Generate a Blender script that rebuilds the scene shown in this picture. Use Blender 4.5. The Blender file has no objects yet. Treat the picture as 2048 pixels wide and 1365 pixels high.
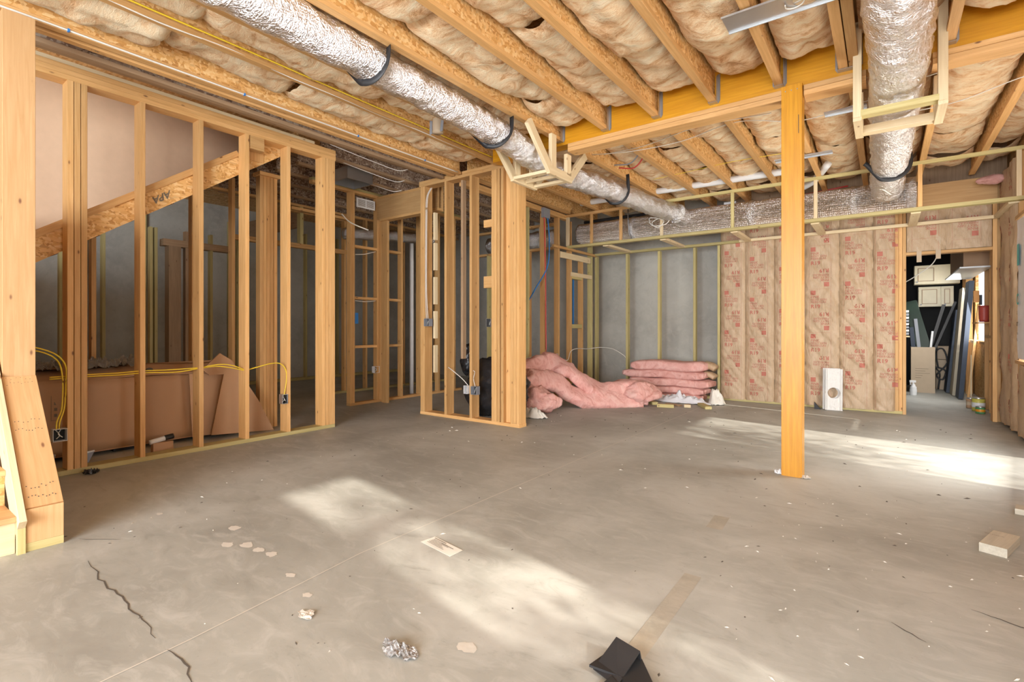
import bpy, math, random
from mathutils import Vector, Matrix, noise
random.seed(7)
R = random.Random(11)
COL = bpy.context.scene.collection
SC = bpy.context.scene

# ------------------------------------------------------------ camera
TH = math.atan2(746, 1009)
cd = bpy.data.cameras.new('camera'); cam = bpy.data.objects.new('camera', cd); COL.objects.link(cam)
cam.location = (0, 0, 1.14); cam.rotation_euler = (math.pi/2, 0, TH)
cd.sensor_width = 36; cd.lens = 36*1009/2048; cd.shift_y = -(682.5-656)/2048; cd.clip_start = .02
SC.camera = cam
# ------------------------------------------------------------ world, sun, lamps, exposure
SC.view_settings.view_transform = 'Standard'; SC.view_settings.look = 'None'
SC.view_settings.exposure = 0.0; SC.view_settings.gamma = 1.0
SC.view_settings.use_curve_mapping = False
w = bpy.data.worlds.new('world'); SC.world = w; w.use_nodes = True
bg = w.node_tree.nodes['Background']; bg.inputs[0].default_value = (.80, .88, 1.0, 1); bg.inputs[1].default_value = 1.9
def lamp(name, typ, loc, direction, energy, color, **kw):
    d = bpy.data.lights.new(name, typ); d.energy = energy; d.color = color
    for k, v in kw.items(): setattr(d, k, v)
    o = bpy.data.objects.new(name, d); COL.objects.link(o); o.location = loc
    o.rotation_euler = Vector(direction).to_track_quat('-Z', 'Y').to_euler(); return o
EL = math.radians(30)
lamp('sun', 'SUN', (6, 0, 6), (-.985*math.cos(EL), .17*math.cos(EL), -math.sin(EL)), 7.5, (1, .91, .78), angle=.022)
# fill lamps added behind and beside the camera, standing in for daylight
lamp('rear_fill', 'AREA', (0.3, -4.6, 1.7), (-.28, 1, .20), 1000, (.92, .96, 1), shape='RECTANGLE', size=5.0, size_y=2.6)
lamp('right_fill', 'AREA', (1.9, 2.6, 1.5), (-1, .25, .10), 215, (.90, .95, 1), shape='RECTANGLE', size=3.4, size_y=1.9)
lamp('patio_fill', 'AREA', (1.15, 5.55, .95), (-1, .15, .35), 75, (1, .96, .88), shape='RECTANGLE', size=1.2, size_y=1.6)  # added fill at the glazed opening, lifts the dim back area
lamp('storage_daylight', 'AREA', (1.05, 10.6, 1.5), (-1, .1, -.2), 60, (1, .97, .92), shape='RECTANGLE', size=1.6, size_y=1.2)

# ------------------------------------------------------------ object helpers
W = {}
def tag(o, label=None, cat=None, group=None, kind=None):
    if label: o['label'] = label
    if cat: o['category'] = cat
    if group: o['group'] = group
    if kind: o['kind'] = kind
    return o
def place(o, M, parent=None):
    COL.objects.link(o)
    W[o.name] = M.copy()
    o.matrix_basis = M
    if parent is not None:
        o.parent = parent; o.matrix_parent_inverse = W[parent.name].inverted()
    return o
def empty(name, loc, parent=None, **k):
    o = bpy.data.objects.new(name, None); o.empty_display_size = .05
    place(o, Matrix.Translation(Vector(loc)), parent); return tag(o, **k)
def meshobj(name, vs, fs, mat, parent=None, M=None, smooth=False, **k):
    """vs in world coordinates; the origin goes to the centre of the bounds"""
    me = bpy.data.meshes.new(name)
    if M is None:
        lo = [min(v[i] for v in vs) for i in range(3)]; hi = [max(v[i] for v in vs) for i in range(3)]
        c = Vector(((lo[0]+hi[0])/2, (lo[1]+hi[1])/2, lo[2]))
        M = Matrix.Translation(c); vs = [(v[0]-c[0], v[1]-c[1], v[2]-c[2]) for v in vs]
    me.from_pydata([tuple(v) for v in vs], [], fs)
    me.materials.append(mat)
    if smooth: me.polygons.foreach_set('use_smooth', [True]*len(me.polygons))
    me.update()
    o = bpy.data.objects.new(name, me); place(o, M, parent); return tag(o, **k)
_boards = {}
def board_mesh(L, w_, h, mat, ch=.0015):
    key = (round(L, 4), round(w_, 4), round(h, 4), mat.name)
    if key in _boards: return _boards[key]
    a, b, c = L/2, w_/2, h/2
    ch = min(ch, b*.3, c*.3)
    # box with chamfered long edges
    prof = [(-b, -c+ch), (-b+ch, -c), (b-ch, -c), (b, -c+ch), (b, c-ch), (b-ch, c), (-b+ch, c), (-b, c-ch)]
    vs = [(-a, y, z) for y, z in prof]+[(a, y, z) for y, z in prof]
    fs = [tuple(range(7, -1, -1)), tuple(range(8, 16))]+[(i, (i+1) % 8, (i+1) % 8+8, i+8) for i in range(8)]
    me = bpy.data.meshes.new('board'); me.from_pydata(vs, [], fs); me.materials.append(mat); me.update()
    _boards[key] = me; return me
def board(name, a, b, w_, h, mat, parent=None, up=(0, 0, 1), **k):
    """board whose centre line runs a->b; h along up, w_ across"""
    a, b = Vector(a), Vector(b); x = (b-a).normalized(); u = Vector(up)
    if abs(x.dot(u)) > .99: u = Vector((0, 1, 0))
    y = u.cross(x).normalized(); z = x.cross(y)
    M = Matrix((x, y, z)).transposed().to_4x4(); M.translation = (a+b)/2
    o = bpy.data.objects.new(name, board_mesh((b-a).length, w_, h, mat)); place(o, M, parent); return tag(o, **k)
def box(name, x0, x1, y0, y1, z0, z1, mat, parent=None, **k):
    d = (x1-x0, y1-y0, z1-z0); c = Vector(((x0+x1)/2, (y0+y1)/2, (z0+z1)/2))
    i = max(range(3), key=lambda j: d[j])
    e = Vector((0, 0, 0)); e[i] = d[i]/2
    if i == 2: return board(name, c-e, c+e, d[0], d[1], mat, parent, up=(0, 1, 0), **k)
    return board(name, c-e, c+e, d[1] if i == 0 else d[0], d[2], mat, parent, **k)
def catmull(pts, n=8):
    P = [Vector(p) for p in pts]; P = [P[0]*2-P[1]]+P+[P[-1]*2-P[-2]]; out = []
    for i in range(1, len(P)-2):
        for j in range(n):
            t = j/n; a, b, c, d = P[i-1:i+3]
            out.append(.5*((2*b)+(c-a)*t+(2*a-5*b+4*c-d)*t*t+(3*b-a-3*c+d)*t**3))
    out.append(P[-2]); return out
def sweep(name, pts, sec, mat, parent=None, n=8, disp=None, up=(0, 0, 1), scale=None, raw=False, **k):
    """sec(t)->list of (side, up); disp(co, nrm)->offset"""
    C = catmull(pts, n) if not raw else [Vector(p) for p in pts]
    vs = []; fs = []; m = None
    for i, c in enumerate(C):
        t = (C[min(i+1, len(C)-1)]-C[max(i-1, 0)]).normalized()
        s = t.cross(Vector(up))
        if s.length < .05: s = t.cross(Vector((1, 0, 0)))
        s.normalize(); u = s.cross(t)
        S = sec(i/(len(C)-1)); m = len(S)
        for a, b in S:
            nv = s*a+u*b; q = c+nv
            if disp: q = q+nv.normalized()*disp(q, i/(len(C)-1))
            vs.append(q)
    for i in range(len(C)-1):
        for j in range(m):
            fs.append((i*m+j, i*m+(j+1) % m, (i+1)*m+(j+1) % m, (i+1)*m+j))
    fs.append(tuple(range(m-1, -1, -1))); fs.append(tuple(range((len(C)-1)*m, len(C)*m)))
    return meshobj(name, vs, fs, mat, parent, smooth=True, **k)
def circ(r, m=8): return [(r*math.cos(2*math.pi*i/m), r*math.sin(2*math.pi*i/m)) for i in range(m)]
def cable(name, pts, mat, r=.004, parent=None, n=8, **k):
    return sweep(name, pts, lambda t: circ(r, 6), mat, parent, n=n, **k)
def sup(a, b, m=20, e=.5):
    out = []
    for i in range(m):
        t = 2*math.pi*i/m; c, s = math.cos(t), math.sin(t)
        out.append((a*math.copysign(abs(c)**e, c), b*math.copysign(abs(s)**e, s)))
    return out
def fbm(v, o=4): return noise.fractal(Vector(v), 1.0, 2.0, o)
def grid(name, f, nu, nv, mat, parent=None, smooth=True, thick=0, **k):
    vs = [f(i/nu, j/nv) for j in range(nv+1) for i in range(nu+1)]
    fs = [(j*(nu+1)+i, j*(nu+1)+i+1, (j+1)*(nu+1)+i+1, (j+1)*(nu+1)+i) for j in range(nv) for i in range(nu)]
    o = meshobj(name, vs, fs, mat, parent, smooth=smooth, **k)
    if thick:
        md = o.modifiers.new('solid', 'SOLIDIFY'); md.thickness = thick; md.offset = 0
    return o
def prism(name, poly, a0, a1, axis, mat, parent=None, **k):
    """polygon extruded along an axis (0=x: poly is (y,z); 1=y: poly is (x,z); 2=z: poly is (x,y))"""
    def p(q, a):
        return (a, q[0], q[1]) if axis == 0 else ((q[0], a, q[1]) if axis == 1 else (q[0], q[1], a))
    n = len(poly); vs = [p(q, a0) for q in poly]+[p(q, a1) for q in poly]
    ar = sum(poly[i][0]*poly[(i+1) % n][1]-poly[(i+1) % n][0]*poly[i][1] for i in range(n))
    fs = [tuple(range(n)), tuple(range(2*n-1, n-1, -1))]+[(i, i+n, (i+1) % n+n, (i+1) % n) for i in range(n)]
    flip = (ar > 0) == ((a1 > a0) != (axis == 1))
    if not flip: fs = [tuple(reversed(f)) for f in fs]
    fs = [tuple(reversed(f)) for f in fs]
    return meshobj(name, vs, fs, mat, parent, **k)

# ------------------------------------------------------------ materials
def newmat(name, rough=.7, metal=0):
    m = bpy.data.materials.new(name); m.use_nodes = True
    nt = m.node_tree; b = nt.nodes['Principled BSDF']
    b.inputs['Roughness'].default_value = rough; b.inputs['Metallic'].default_value = metal
    return m, nt, b
class N:
    def __init__(s, nt): s.nt = nt
    def __call__(s, typ, ins=None, **at):
        n = s.nt.nodes.new(typ)
        for k, v in at.items(): setattr(n, k, v)
        for k, v in (ins or {}).items():
            if hasattr(v, 'is_linked') or hasattr(v, 'links'): s.nt.links.new(v, n.inputs[k])
            else: n.inputs[k].default_value = v
        return n
def coords(n, rand=True):
    tc = n('ShaderNodeTexCoord'); out = tc.outputs['Object']
    if rand:
        oi = n('ShaderNodeObjectInfo')
        ml = n('ShaderNodeMath', {0: oi.outputs['Random'], 1: 57.0}, operation='MULTIPLY')
        cb = n('ShaderNodeCombineXYZ', {0: ml.outputs[0], 1: ml.outputs[0], 2: ml.outputs[0]})
        ad = n('ShaderNodeVectorMath', {0: out, 1: cb.outputs[0]}, operation='ADD'); return ad.outputs[0], oi.outputs['Random']
    return out, None
def scale(n, v, s):
    return n('ShaderNodeMapping', {0: v, 'Scale': s}).outputs[0]
def ramp(n, fac, stops):
    r = n('ShaderNodeValToRGB', {0: fac}); e = r.color_ramp.elements
    while len(e) < len(stops): e.new(.5)
    for i, (p, c) in enumerate(stops):
        e[i].position = p; e[i].color = (*c, 1) if len(c) == 3 else c
    return r.outputs[0]
def mix(n, f, a, b, mode='MIX'):
    m = n('ShaderNodeMix', data_type='RGBA', blend_type=mode)
    for i, v in ((0, f), (6, a), (7, b)):
        if hasattr(v, 'links'): n.nt.links.new(v, m.inputs[i])
        else: m.inputs[i].default_value = v if i == 0 or len(v) == 4 else (*v, 1)
    return m.outputs[2]
def bump(n, b, h, strength=.3, dist=.01):
    bm = n('ShaderNodeBump', {'Height': h, 'Strength': strength, 'Distance': dist}); n.nt.links.new(bm.outputs[0], b.inputs['Normal'])
def noisetex(n, v, sc=5, det=4, rough=.6, dist=0):
    return n('ShaderNodeTexNoise', {'Vector': v, 'Scale': sc, 'Detail': det, 'Roughness': rough, 'Distortion': dist}).outputs['Fac']

def wood(name, light, dark, knot=(.16, .06, .02), knots=True, rough=.62, vary=.22):
    m, nt, b = newmat(name, rough); n = N(nt); v, rnd = coords(n)
    g = noisetex(n, scale(n, v, (1.2, 26, 26)), 2.2, 5, .62, .6)
    c = ramp(n, g, [(.28, dark), (.5, tuple((a+d)/2 for a, d in zip(light, dark))), (.68, light)])
    big = noisetex(n, scale(n, v, (.8, 3, 3)), 2, 2)
    c = mix(n, n('ShaderNodeMapRange', {0: big, 1: .35, 2: .7, 3: 0, 4: .35}).outputs[0], c, dark)
    if knots:
        vo = n('ShaderNodeTexVoronoi', {'Vector': scale(n, v, (.42, 1, 1)), 'Scale': 11.0}).outputs['Distance']
        k = n('ShaderNodeMapRange', {0: vo, 1: .04, 2: .10, 3: .9, 4: 0}).outputs[0]
        k2 = n('ShaderNodeMapRange', {0: vo, 1: .08, 2: .28, 3: .35, 4: 0}).outputs[0]
        c = mix(n, k2, c, dark); c = mix(n, k, c, knot)
    hv = n('ShaderNodeMapRange', {0: rnd, 3: 1-vary, 4: 1+vary*.35}).outputs[0]
    hs = n('ShaderNodeHueSaturation', {'Value': hv, 'Color': c, 'Saturation': 1.0})
    nt.links.new(hs.outputs[0], b.inputs['Base Color']); bump(n, b, g, .15, .003); return m
def plain(name, col, rough=.6, metal=0, bsc=0, bst=.2, var=0, spec=None):
    m, nt, b = newmat(name, rough, metal); n = N(nt); v, rnd = coords(n)
    h = noisetex(n, v, bsc or 12, 4)
    lo = tuple(c*(1-(var or .06)) for c in col)
    nt.links.new(ramp(n, h, [(.3, lo), (.7, col)]), b.inputs['Base Color'])
    if bsc: bump(n, b, h, bst, .01)
    return m
SPF = wood('spruce_lumber', (.82, .50, .215), (.63, .34, .115))
PT = wood('treated_lumber', (.66, .565, .27), (.50, .41, .16))
WHITE = wood('white_pine', (.86, .72, .48), (.72, .56, .33), (.3, .15, .07), vary=.1)
BLEACH = wood('weathered_pine', (.62, .58, .48), (.48, .44, .35), vary=.1)
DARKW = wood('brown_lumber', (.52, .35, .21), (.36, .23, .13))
LVL = wood('amber_laminated_timber', (.72, .345, .016), (.54, .225, .006), (.3, .1, .01), knots=False, rough=.38, vary=.06)
PLY = wood('header_plywood', (.70, .43, .19), (.55, .31, .12), knots=False)
PANEL = wood('pine_panel', (.72, .455, .225), (.60, .345, .145), (.2, .08, .04))
def osb(name, cols):
    m, nt, b = newmat(name, .6); n = N(nt); v, rnd = coords(n)
    def layer(rot, sc):
        mp = n('ShaderNodeMapping', {0: v, 'Rotation': rot, 'Scale': sc}).outputs[0]
        vo = n('ShaderNodeTexVoronoi', {'Vector': mp, 'Scale': 9.0, 'Randomness': 1.0})
        x = n('ShaderNodeSeparateColor', {0: vo.outputs['Color']}); return x.outputs[0], x.outputs[1]
    a, a2 = layer((.3, .5, .5), (2.2, 6.5, 6.5)); c, c2 = layer((1.1, .2, 2.0), (6, 2, 6))
    col = ramp(n, a, [(0, cols[0]), (.45, cols[1]), (.75, cols[2]), (1, cols[3])])
    col2 = ramp(n, c, [(0, cols[1]), (.5, cols[2]), (.85, cols[3]), (1, cols[0])])
    st = n('ShaderNodeMath', {0: c2, 1: .5}, operation='GREATER_THAN').outputs[0]
    nt.links.new(mix(n, st, col, col2), b.inputs['Base Color']); bump(n, b, a, .35, .003); return m
OSB = osb('strand_board', [(.52, .25, .07), (.70, .38, .12), (.82, .50, .20), (.88, .62, .30)])
OSBD = osb('dark_strand_board', [(.13, .075, .05), (.26, .16, .11), (.40, .29, .21), (.60, .50, .40)])  # darker strand tones for the far-left joists and upper stair
# concrete slab
def concrete(name, c0, c1, c2, rough=.55, sc=1.0):
    m, nt, b = newmat(name, rough); n = N(nt); v, _ = coords(n, False)
    a = noisetex(n, v, .8*sc, 6, .62, .5); d = noisetex(n, scale(n, v, (1, 2.2, 1)), 4*sc, 6, .7, 1.2); e = noisetex(n, v, 60*sc, 3)
    c = ramp(n, a, [(.3, c0), (.52, c1), (.72, c2)])
    c = mix(n, n('ShaderNodeMapRange', {0: d, 1: .5, 2: .72, 3: 0, 4: .6}).outputs[0], c, c2)
    c = mix(n, n('ShaderNodeMapRange', {0: d, 1: .44, 2: .28, 3: 0, 4: .6}).outputs[0], c, c0)
    c = mix(n, n('ShaderNodeMapRange', {0: e, 1: .66, 2: .76, 3: 0, 4: .25}).outputs[0], c, tuple(x*.45 for x in c0))
    nt.links.new(c, b.inputs['Base Color'])
    nt.links.new(n('ShaderNodeMapRange', {0: d, 3: rough-.12, 4: rough+.15}).outputs[0], b.inputs['Roughness'])
    bump(n, b, d, .06, .01); return m
FLOOR = concrete('slab_concrete', (.29, .29, .265), (.41, .415, .385), (.55, .555, .525))
CWALL = concrete('foundation_concrete', (.35, .335, .30), (.46, .445, .40), (.54, .525, .475), .8, 1.4)
CSCAR = concrete('scraped_concrete', (.33, .31, .26), (.42, .39, .33), (.5, .47, .40), .8, 6)
CRACK = plain('crack_dark', (.10, .085, .07), .9)  # flat dark tone for cracks, grit and holes
JOINT = plain('joint_sealant', (.66, .63, .56), .7)
SKIM = plain('dried_compound', (.66, .63, .57), .8, 0, 20)
def foil(name, tint=(.92, .92, .93), grid_=False, rough=.2, fine=1.0):
    m, nt, b = newmat(name, rough, 1.0); n = N(nt); v, _ = coords(n, False)
    b.inputs['Base Color'].default_value = (*tint, 1)
    h = noisetex(n, scale(n, v, (1, 2.4, 1)), 22*fine, 8, .7, 1.0)
    h2 = noisetex(n, scale(n, v, (1, .5, 1)), 9*fine, 5, .6, 2.5)
    h3 = n('ShaderNodeTexVoronoi', {'Vector': scale(n, v, (1, 1.7, 1)), 'Scale': 75.0*fine}).outputs['Distance']
    hh = n('ShaderNodeMath', {0: h, 1: h2}, operation='ADD').outputs[0]
    hh = n('ShaderNodeMath', {0: hh, 1: n('ShaderNodeMath', {0: h3, 1: .55}, operation='MULTIPLY').outputs[0]}, operation='ADD').outputs[0]
    if grid_:
        vg = n('ShaderNodeTexVoronoi', {'Vector': v, 'Scale': 45.0, 'Randomness': .1}).outputs['Distance']
        hh = n('ShaderNodeMath', {0: hh, 1: n('ShaderNodeMath', {0: vg, 1: 2.0}, operation='MULTIPLY').outputs[0]}, operation='ADD').outputs[0]
    bump(n, b, hh, .9, .016); return m
FOIL = foil('duct_foil'); FOILB = foil('bubble_foil', (.93, .89, .85), True, .24)
GALV = plain('galvanised_steel', (.55, .56, .57), .38, .9, 9, .1)
def fibre(name, cols, sc=1.0):
    m, nt, b = newmat(name, .95); n = N(nt); v, _ = coords(n)
    a = noisetex(n, scale(n, v, (1, 1.8, 1)), 3.2*sc, 8, .66, 1.6); f = noisetex(n, scale(n, v, (2, 5, 2)), 14*sc, 6, .7, 2.2)
    ad = n('ShaderNodeMath', {0: a, 1: n('ShaderNodeMath', {0: f, 1: .35}, operation='MULTIPLY').outputs[0]}, operation='ADD').outputs[0]
    nt.links.new(ramp(n, ad, [(.46, cols[0]), (.58, cols[1]), (.68, cols[2]), (.82, cols[3])]), b.inputs['Base Color'])
    bump(n, b, ad, .75, .035); return m
FIBRE = fibre('cream_fibreglass', [(.44, .19, .06), (.75, .46, .24), (.88, .65, .40), (.93, .79, .56)])
PINK = fibre('pink_fibreglass', [(.62, .27, .22), (.78, .39, .34), (.86, .47, .42), (.92, .58, .52)], 1.6)
def kraftm():
    m, nt, b = newmat('kraft_paper', .5); n = N(nt); v, _ = coords(n)
    a = noisetex(n, scale(n, v, (3.0, 1, 1.6)), 2.2, 5, .6, 1.0)
    mp = n('ShaderNodeMapping', {0: v, 'Rotation': (0, .6, 0), 'Scale': (7, 1, 1.6)}).outputs[0]
    s = noisetex(n, mp, 2.2, 4, .6, 1.5)
    nt.links.new(ramp(n, a, [(.3, (.45, .315, .19)), (.6, (.55, .40, .26)), (.8, (.60, .455, .31))]), b.inputs['Base Color'])
    bump(n, b, s, .5, .03); return m
KRAFT = kraftm()
INK = plain('red_print', (.50, .17, .12), .7)
BLACK = plain('black_plastic', (.018, .018, .02), .28, 0, 14, .5)
BLKM = plain('black_strap', (.02, .02, .022), .5)
CARD = plain('brown_cardboard', (.50, .30, .17), .75, 0, 4, .15)
CARDL = plain('pale_cardboard', (.56, .44, .31), .75)
DRYW = plain('tan_wallboard', (.70, .49, .33), .75)
YEL = plain('yellow_cable_sheath', (.86, .62, .04), .4)
WCAB = plain('white_cable_sheath', (.82, .79, .72), .45)
BLUE = plain('blue_plastic', (.03, .22, .62), .35)
RED = plain('red_pipe', (.62, .06, .05), .35)
GREYP = plain('grey_plastic', (.30, .32, .36), .45)
WPL = plain('white_plastic', (.82, .83, .84), .4)
PAPER = plain('paper', (.80, .77, .70), .7)
SHEET = plain('white_sheeting', (.82, .83, .88), .45, 0, 8, .4)
TEAL = plain('teal_print', (.10, .50, .52), .6)
CABM = plain('cream_cabinet', (.74, .66, .47), .45)
NAVY = plain('navy_board', (.035, .05, .08), .6)
TANB = plain('tan_board', (.46, .40, .30), .7)
GREEN = plain('dark_green_board', (.012, .03, .018), .4)
SHADEB = plain('shade_black', (.02, .02, .02), .8)  # near-black stands for the dark inside open boxes and the storage room
ORANGE = plain('orange_plastic', (.8, .32, .02), .4)
REDP = plain('red_plastic', (.5, .08, .06), .45)
LEAF = plain('tree_leaf', (.10, .16, .05), .7)
BARK = plain('tree_bark', (.15, .11, .08), .9)
STAMP = plain('grey_stamp_ink', (.20, .16, .12), .8)

# ------------------------------------------------------------ text as mesh
_txt = {}
def text_pts(s, size, bold=False):
    key = (s, size)
    if key in _txt: return _txt[key]
    c = bpy.data.curves.new('t', 'FONT'); c.body = s; c.size = size; c.resolution_u = 2
    if bold: c.offset = size*.025
    o = bpy.data.objects.new('t', c); me = bpy.data.meshes.new_from_object(o)
    r = ([tuple(v.co) for v in me.vertices], [tuple(p.vertices) for p in me.polygons])
    bpy.data.objects.remove(o); bpy.data.curves.remove(c); bpy.data.meshes.remove(me)
    _txt[key] = r; return r
class Print:
    def __init__(s): s.v = []; s.f = []
    def text(s, t, x, z, size, rot=0, bold=False):
        v, f = text_pts(t, size, bold); k = len(s.v); c, n_ = math.cos(rot), math.sin(rot)
        s.v += [(x+a*c-b*n_, z+a*n_+b*c) for a, b, _ in v]; s.f += [tuple(i+k for i in q) for q in f]
    def rect(s, x0, z0, x1, z1):
        m = 5 if min(abs(x1-x0), abs(z1-z0)) > .03 else 1; mx = m if m > 1 else max(1, int(abs(x1-x0)/.03)); mz = m if m > 1 else max(1, int(abs(z1-z0)/.03))
        k = len(s.v); s.v += [(x0+(x1-x0)*i/mx, z0+(z1-z0)*j/mz) for j in range(mz+1) for i in range(mx+1)]
        s.f += [(k+j*(mx+1)+i, k+j*(mx+1)+i+1, k+(j+1)*(mx+1)+i+1, k+(j+1)*(mx+1)+i) for j in range(mz) for i in range(mx)]
    def make(s, name, fn, mat, parent=None, **k):
        vs = [fn(a, b) for a, b in s.v]
        return meshobj(name, vs, s.f, mat, parent, **k)

# ============================================================ FLOOR
fl = empty('floor', (0, 0, 0), kind='structure')
prism('slab', [(-10.6, -3.2), (2.6, -3.2), (2.6, 13.2), (-10.6, 13.2)], -.12, 0, 2, FLOOR, fl)
def strip(name, pts, wd, mat, z=.0015, taper=False, **k):
    vs = []; n_ = len(pts)
    for i, p in enumerate(pts):
        a = Vector(pts[max(i-1, 0)]); b = Vector(pts[min(i+1, n_-1)]); t = (b-a).normalized(); s = Vector((-t.y, t.x))
        q = wd*(.25+.75*math.sin(math.pi*min(1, max(0, i/(n_-1))))) if taper else wd
        vs += [(p[0]+s.x*q/2, p[1]+s.y*q/2, z), (p[0]-s.x*q/2, p[1]-s.y*q/2, z)]
    fs = [(2*i, 2*i+1, 2*i+3, 2*i+2) for i in range(n_-1)]
    return meshobj(name, vs, fs, mat, fl, **k)
strip('control_joint', [(-2.02, .4), (-2.04, .78), (-2.13, 1.6), (-2.13, 3.4), (-2.13, 6.1), (-2.12, 8.2)], .006, JOINT, label='pale straight joint line')
def crackpts(a, b, n_, amp, seed):
    r = random.Random(seed); out = []; off = 0
    for i in range(n_+1):
        t = i/n_; off = off*.7+r.uniform(-amp, amp); out.append((a[0]+(b[0]-a[0])*t, a[1]+(b[1]-a[1])*t+off*(0 if i in (0, n_) else 1)))
    return out
strip('crack', crackpts((-3.13, .75), (-2.15, .71), 22, .012, 3), .007, CRACK, taper=True)
strip('crack', crackpts((-2.04, .71), (-1.78, .69), 8, .01, 5), .007, CRACK, taper=True)
strip('crack', crackpts((-3.3, .93), (-3.49, .80), 5, .004, 6), .004, CRACK, taper=True)
strip('crack', crackpts((.28, 2.74), (.55, 2.66), 10, .008, 8), .006, CRACK, taper=True)
strip('crack', crackpts((.02, 2.44), (.12, 2.36), 5, .006, 9), .005, CRACK, taper=True)
strip('scraped_strip', crackpts((-.70, 1.30), (-.71, 2.36), 16, 0, 1), .075, CSCAR, z=.0012)
strip('scraped_strip', [(-.78, 2.98), (-.79, 3.2)], .085, CSCAR, z=.0012)
rr = random.Random(21)
for i in range(9):        # dried drips of compound
    x, y = ((-1.98, 1.21), (-2.48, 1.32), (-2.58, 1.31), (-2.69, 1.30), (-2.78, 1.24), (-2.97, 1.37), (-3.57, 1.2), (-1.2, 1.35), (-2.2, 1.26))[i]
    rx = rr.uniform(.02, .045)
    vs = [(x+rx*(1+.25*rr.uniform(-1, 1))*math.cos(a*.39), y+rx*.7*(1+.25*rr.uniform(-1, 1))*math.sin(a*.39), .001) for a in range(16)]
    meshobj('compound_spot', vs, [tuple(range(16))], SKIM, fl)
# grit and crumbs: too many and small to count
vs = []; fs = []
for i in range(420):
    if i < 330: x, y = rr.uniform(-4.4, .8), rr.uniform(.7, 7.8)
    else: x, y = rr.uniform(-.6, .9), rr.uniform(1.6, 4)
    s = rr.uniform(.0015, .005)*(1 if y < 4 else 1.5); k = len(vs); a = rr.uniform(0, 3)
    l = s*rr.uniform(1, 4)
    dx, dy = math.cos(a)*l, math.sin(a)*l; ex, ey = -math.sin(a)*s, math.cos(a)*s
    vs += [(x-dx, y-dy, 0), (x+ex, y+ey, 0), (x+dx, y+dy, 0), (x-ex, y-ey, 0), (x, y, s)]
    fs += [(k, k+1, k+4), (k+1, k+2, k+4), (k+2, k+3, k+4), (k+3, k, k+4)]
half = len(fs)//2
meshobj('floor_grit', vs, fs[:half], CRACK, None, label='dark grit and splinters scattered over the concrete floor', cat='debris', kind='stuff')
meshobj('floor_crumbs', vs, fs[half:], SKIM, None, label='pale crumbs of plaster scattered over the concrete floor', cat='debris', kind='stuff')

# ============================================================ WALLS
CEIL = 3.03
def studs_y(parent, X0, X1, ys, z0, z1, mat=SPF, t=.038):
    for y in ys: box('stud', X0, X1, y, y+t, z0, z1, mat, parent)
def studs_x(parent, Y0, Y1, xs, z0, z1, mat=SPF, t=.038):
    for x in xs: box('stud', x, x+t, Y0, Y1, z0, z1, mat, parent)
# --- left stair wall
wl = empty('wall_left', (-5.12, 2.2, 0), kind='structure')
box('bottom_plate', -5.22, -5.08, .74, 3.45, 0, .038, PT, wl)
studs_y(wl, -5.22, -5.08, [1.092, 1.134, 1.176, 1.566, 2.024, 2.442, 2.875, 3.29, 3.333, 3.374, 3.413], .038, 3.06)
for i, z in enumerate((3.06, 3.099, 3.138)): box('top_plate', -5.22, -5.08, .74, 3.46 if i < 2 else 3.46, z, z+.038, SPF, wl)
box('top_plate', -5.19, -5.09, .74, 3.2, 3.177, 3.21, WHITE, wl, label='pale board on top of the plates')
wss = box('wall_stair_side', -10.3, -4.25, .61, .72, 0, 2.0, DRYW, None, kind='structure')  # unseen wall added to darken the left zone, cut low to light the wallboard
# --- centre bearing wall (2x6)
wc = empty('wall_center', (-4.1, 4.72, 0), kind='structure')
box('bottom_plate', -4.95, -3.335, 4.65, 4.79, 0, .038, SPF, wc)
for x in (-4.945, -4.905, -4.51, -4.085, -3.74, -3.70, -3.655, -3.60, -3.46, -3.42, -3.378):
    box('stud', x, x+.038, 4.65, 4.79, .038, 3.0, SPF, wc)
box('stud', -3.56, -3.47, 4.70, 4.738, .038, 3.0, SPF, wc)
box('stud', -4.30, -4.262, 4.73, 4.79, .75, 3.0, DARKW, wc)
box('blocking', -3.9, -3.745, 4.70, 4.74, 1.62, 1.76, SPF, wc)
box('blocking', -3.9, -3.745, 4.70, 4.74, 2.35, 2.44, SPF, wc)
for z in (3.0, 3.038): box('top_plate', -4.97, -3.33, 4.65, 4.79, z, z+.037, SPF, wc)
for z in (.55, 1.0, 1.45, 1.9, 2.3): box('blocking', -4.80, -4.765, 4.74, 4.79, z, z+.36, WHITE, wc)
# --- hall wall x=-6.25
wh = empty('wall_hall', (-6.3, 5.2, 0), kind='structure')
for y0, y1 in ((4.50, 5.14), (5.14, 6.9)): box('bottom_plate', -6.34, -6.25, y0, y1, 0, .038, SPF, wh)
box('stud', -6.34, -6.25, 4.54, 4.578, .038, 3.12, SPF, wh); box('stud', -6.34, -6.25, 4.50, 4.538, .038, 3.12, SPF, wh)
box('stud', -6.34, -6.25, 4.98, 5.018, .038, 3.12, SPF, wh)
box('stud', -6.20, -6.06, 5.02, 5.058, 0, 2.83, SPF, wh); box('stud', -6.34, -6.2, 5.02, 5.058, .038, 3.12, SPF, wh)
studs_y(wh, -6.34, -6.25, [5.46, 5.86, 6.3, 6.7], .038, 3.12)
for z in (.84, 1.56, 2.32): box('blocking', -6.34, -6.25, 4.58, 4.98, z, z+.038, SPF, wh)
for z in (.84, 1.56, 2.32): box('blocking', -6.34, -6.25, 5.06, 5.46, z, z+.038, SPF, wh)
for z in (3.12, 3.158): box('top_plate', -6.34, -6.25, 3.9, 6.9, z, z+.038, PT if z > 3.13 else SPF, wh)
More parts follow.
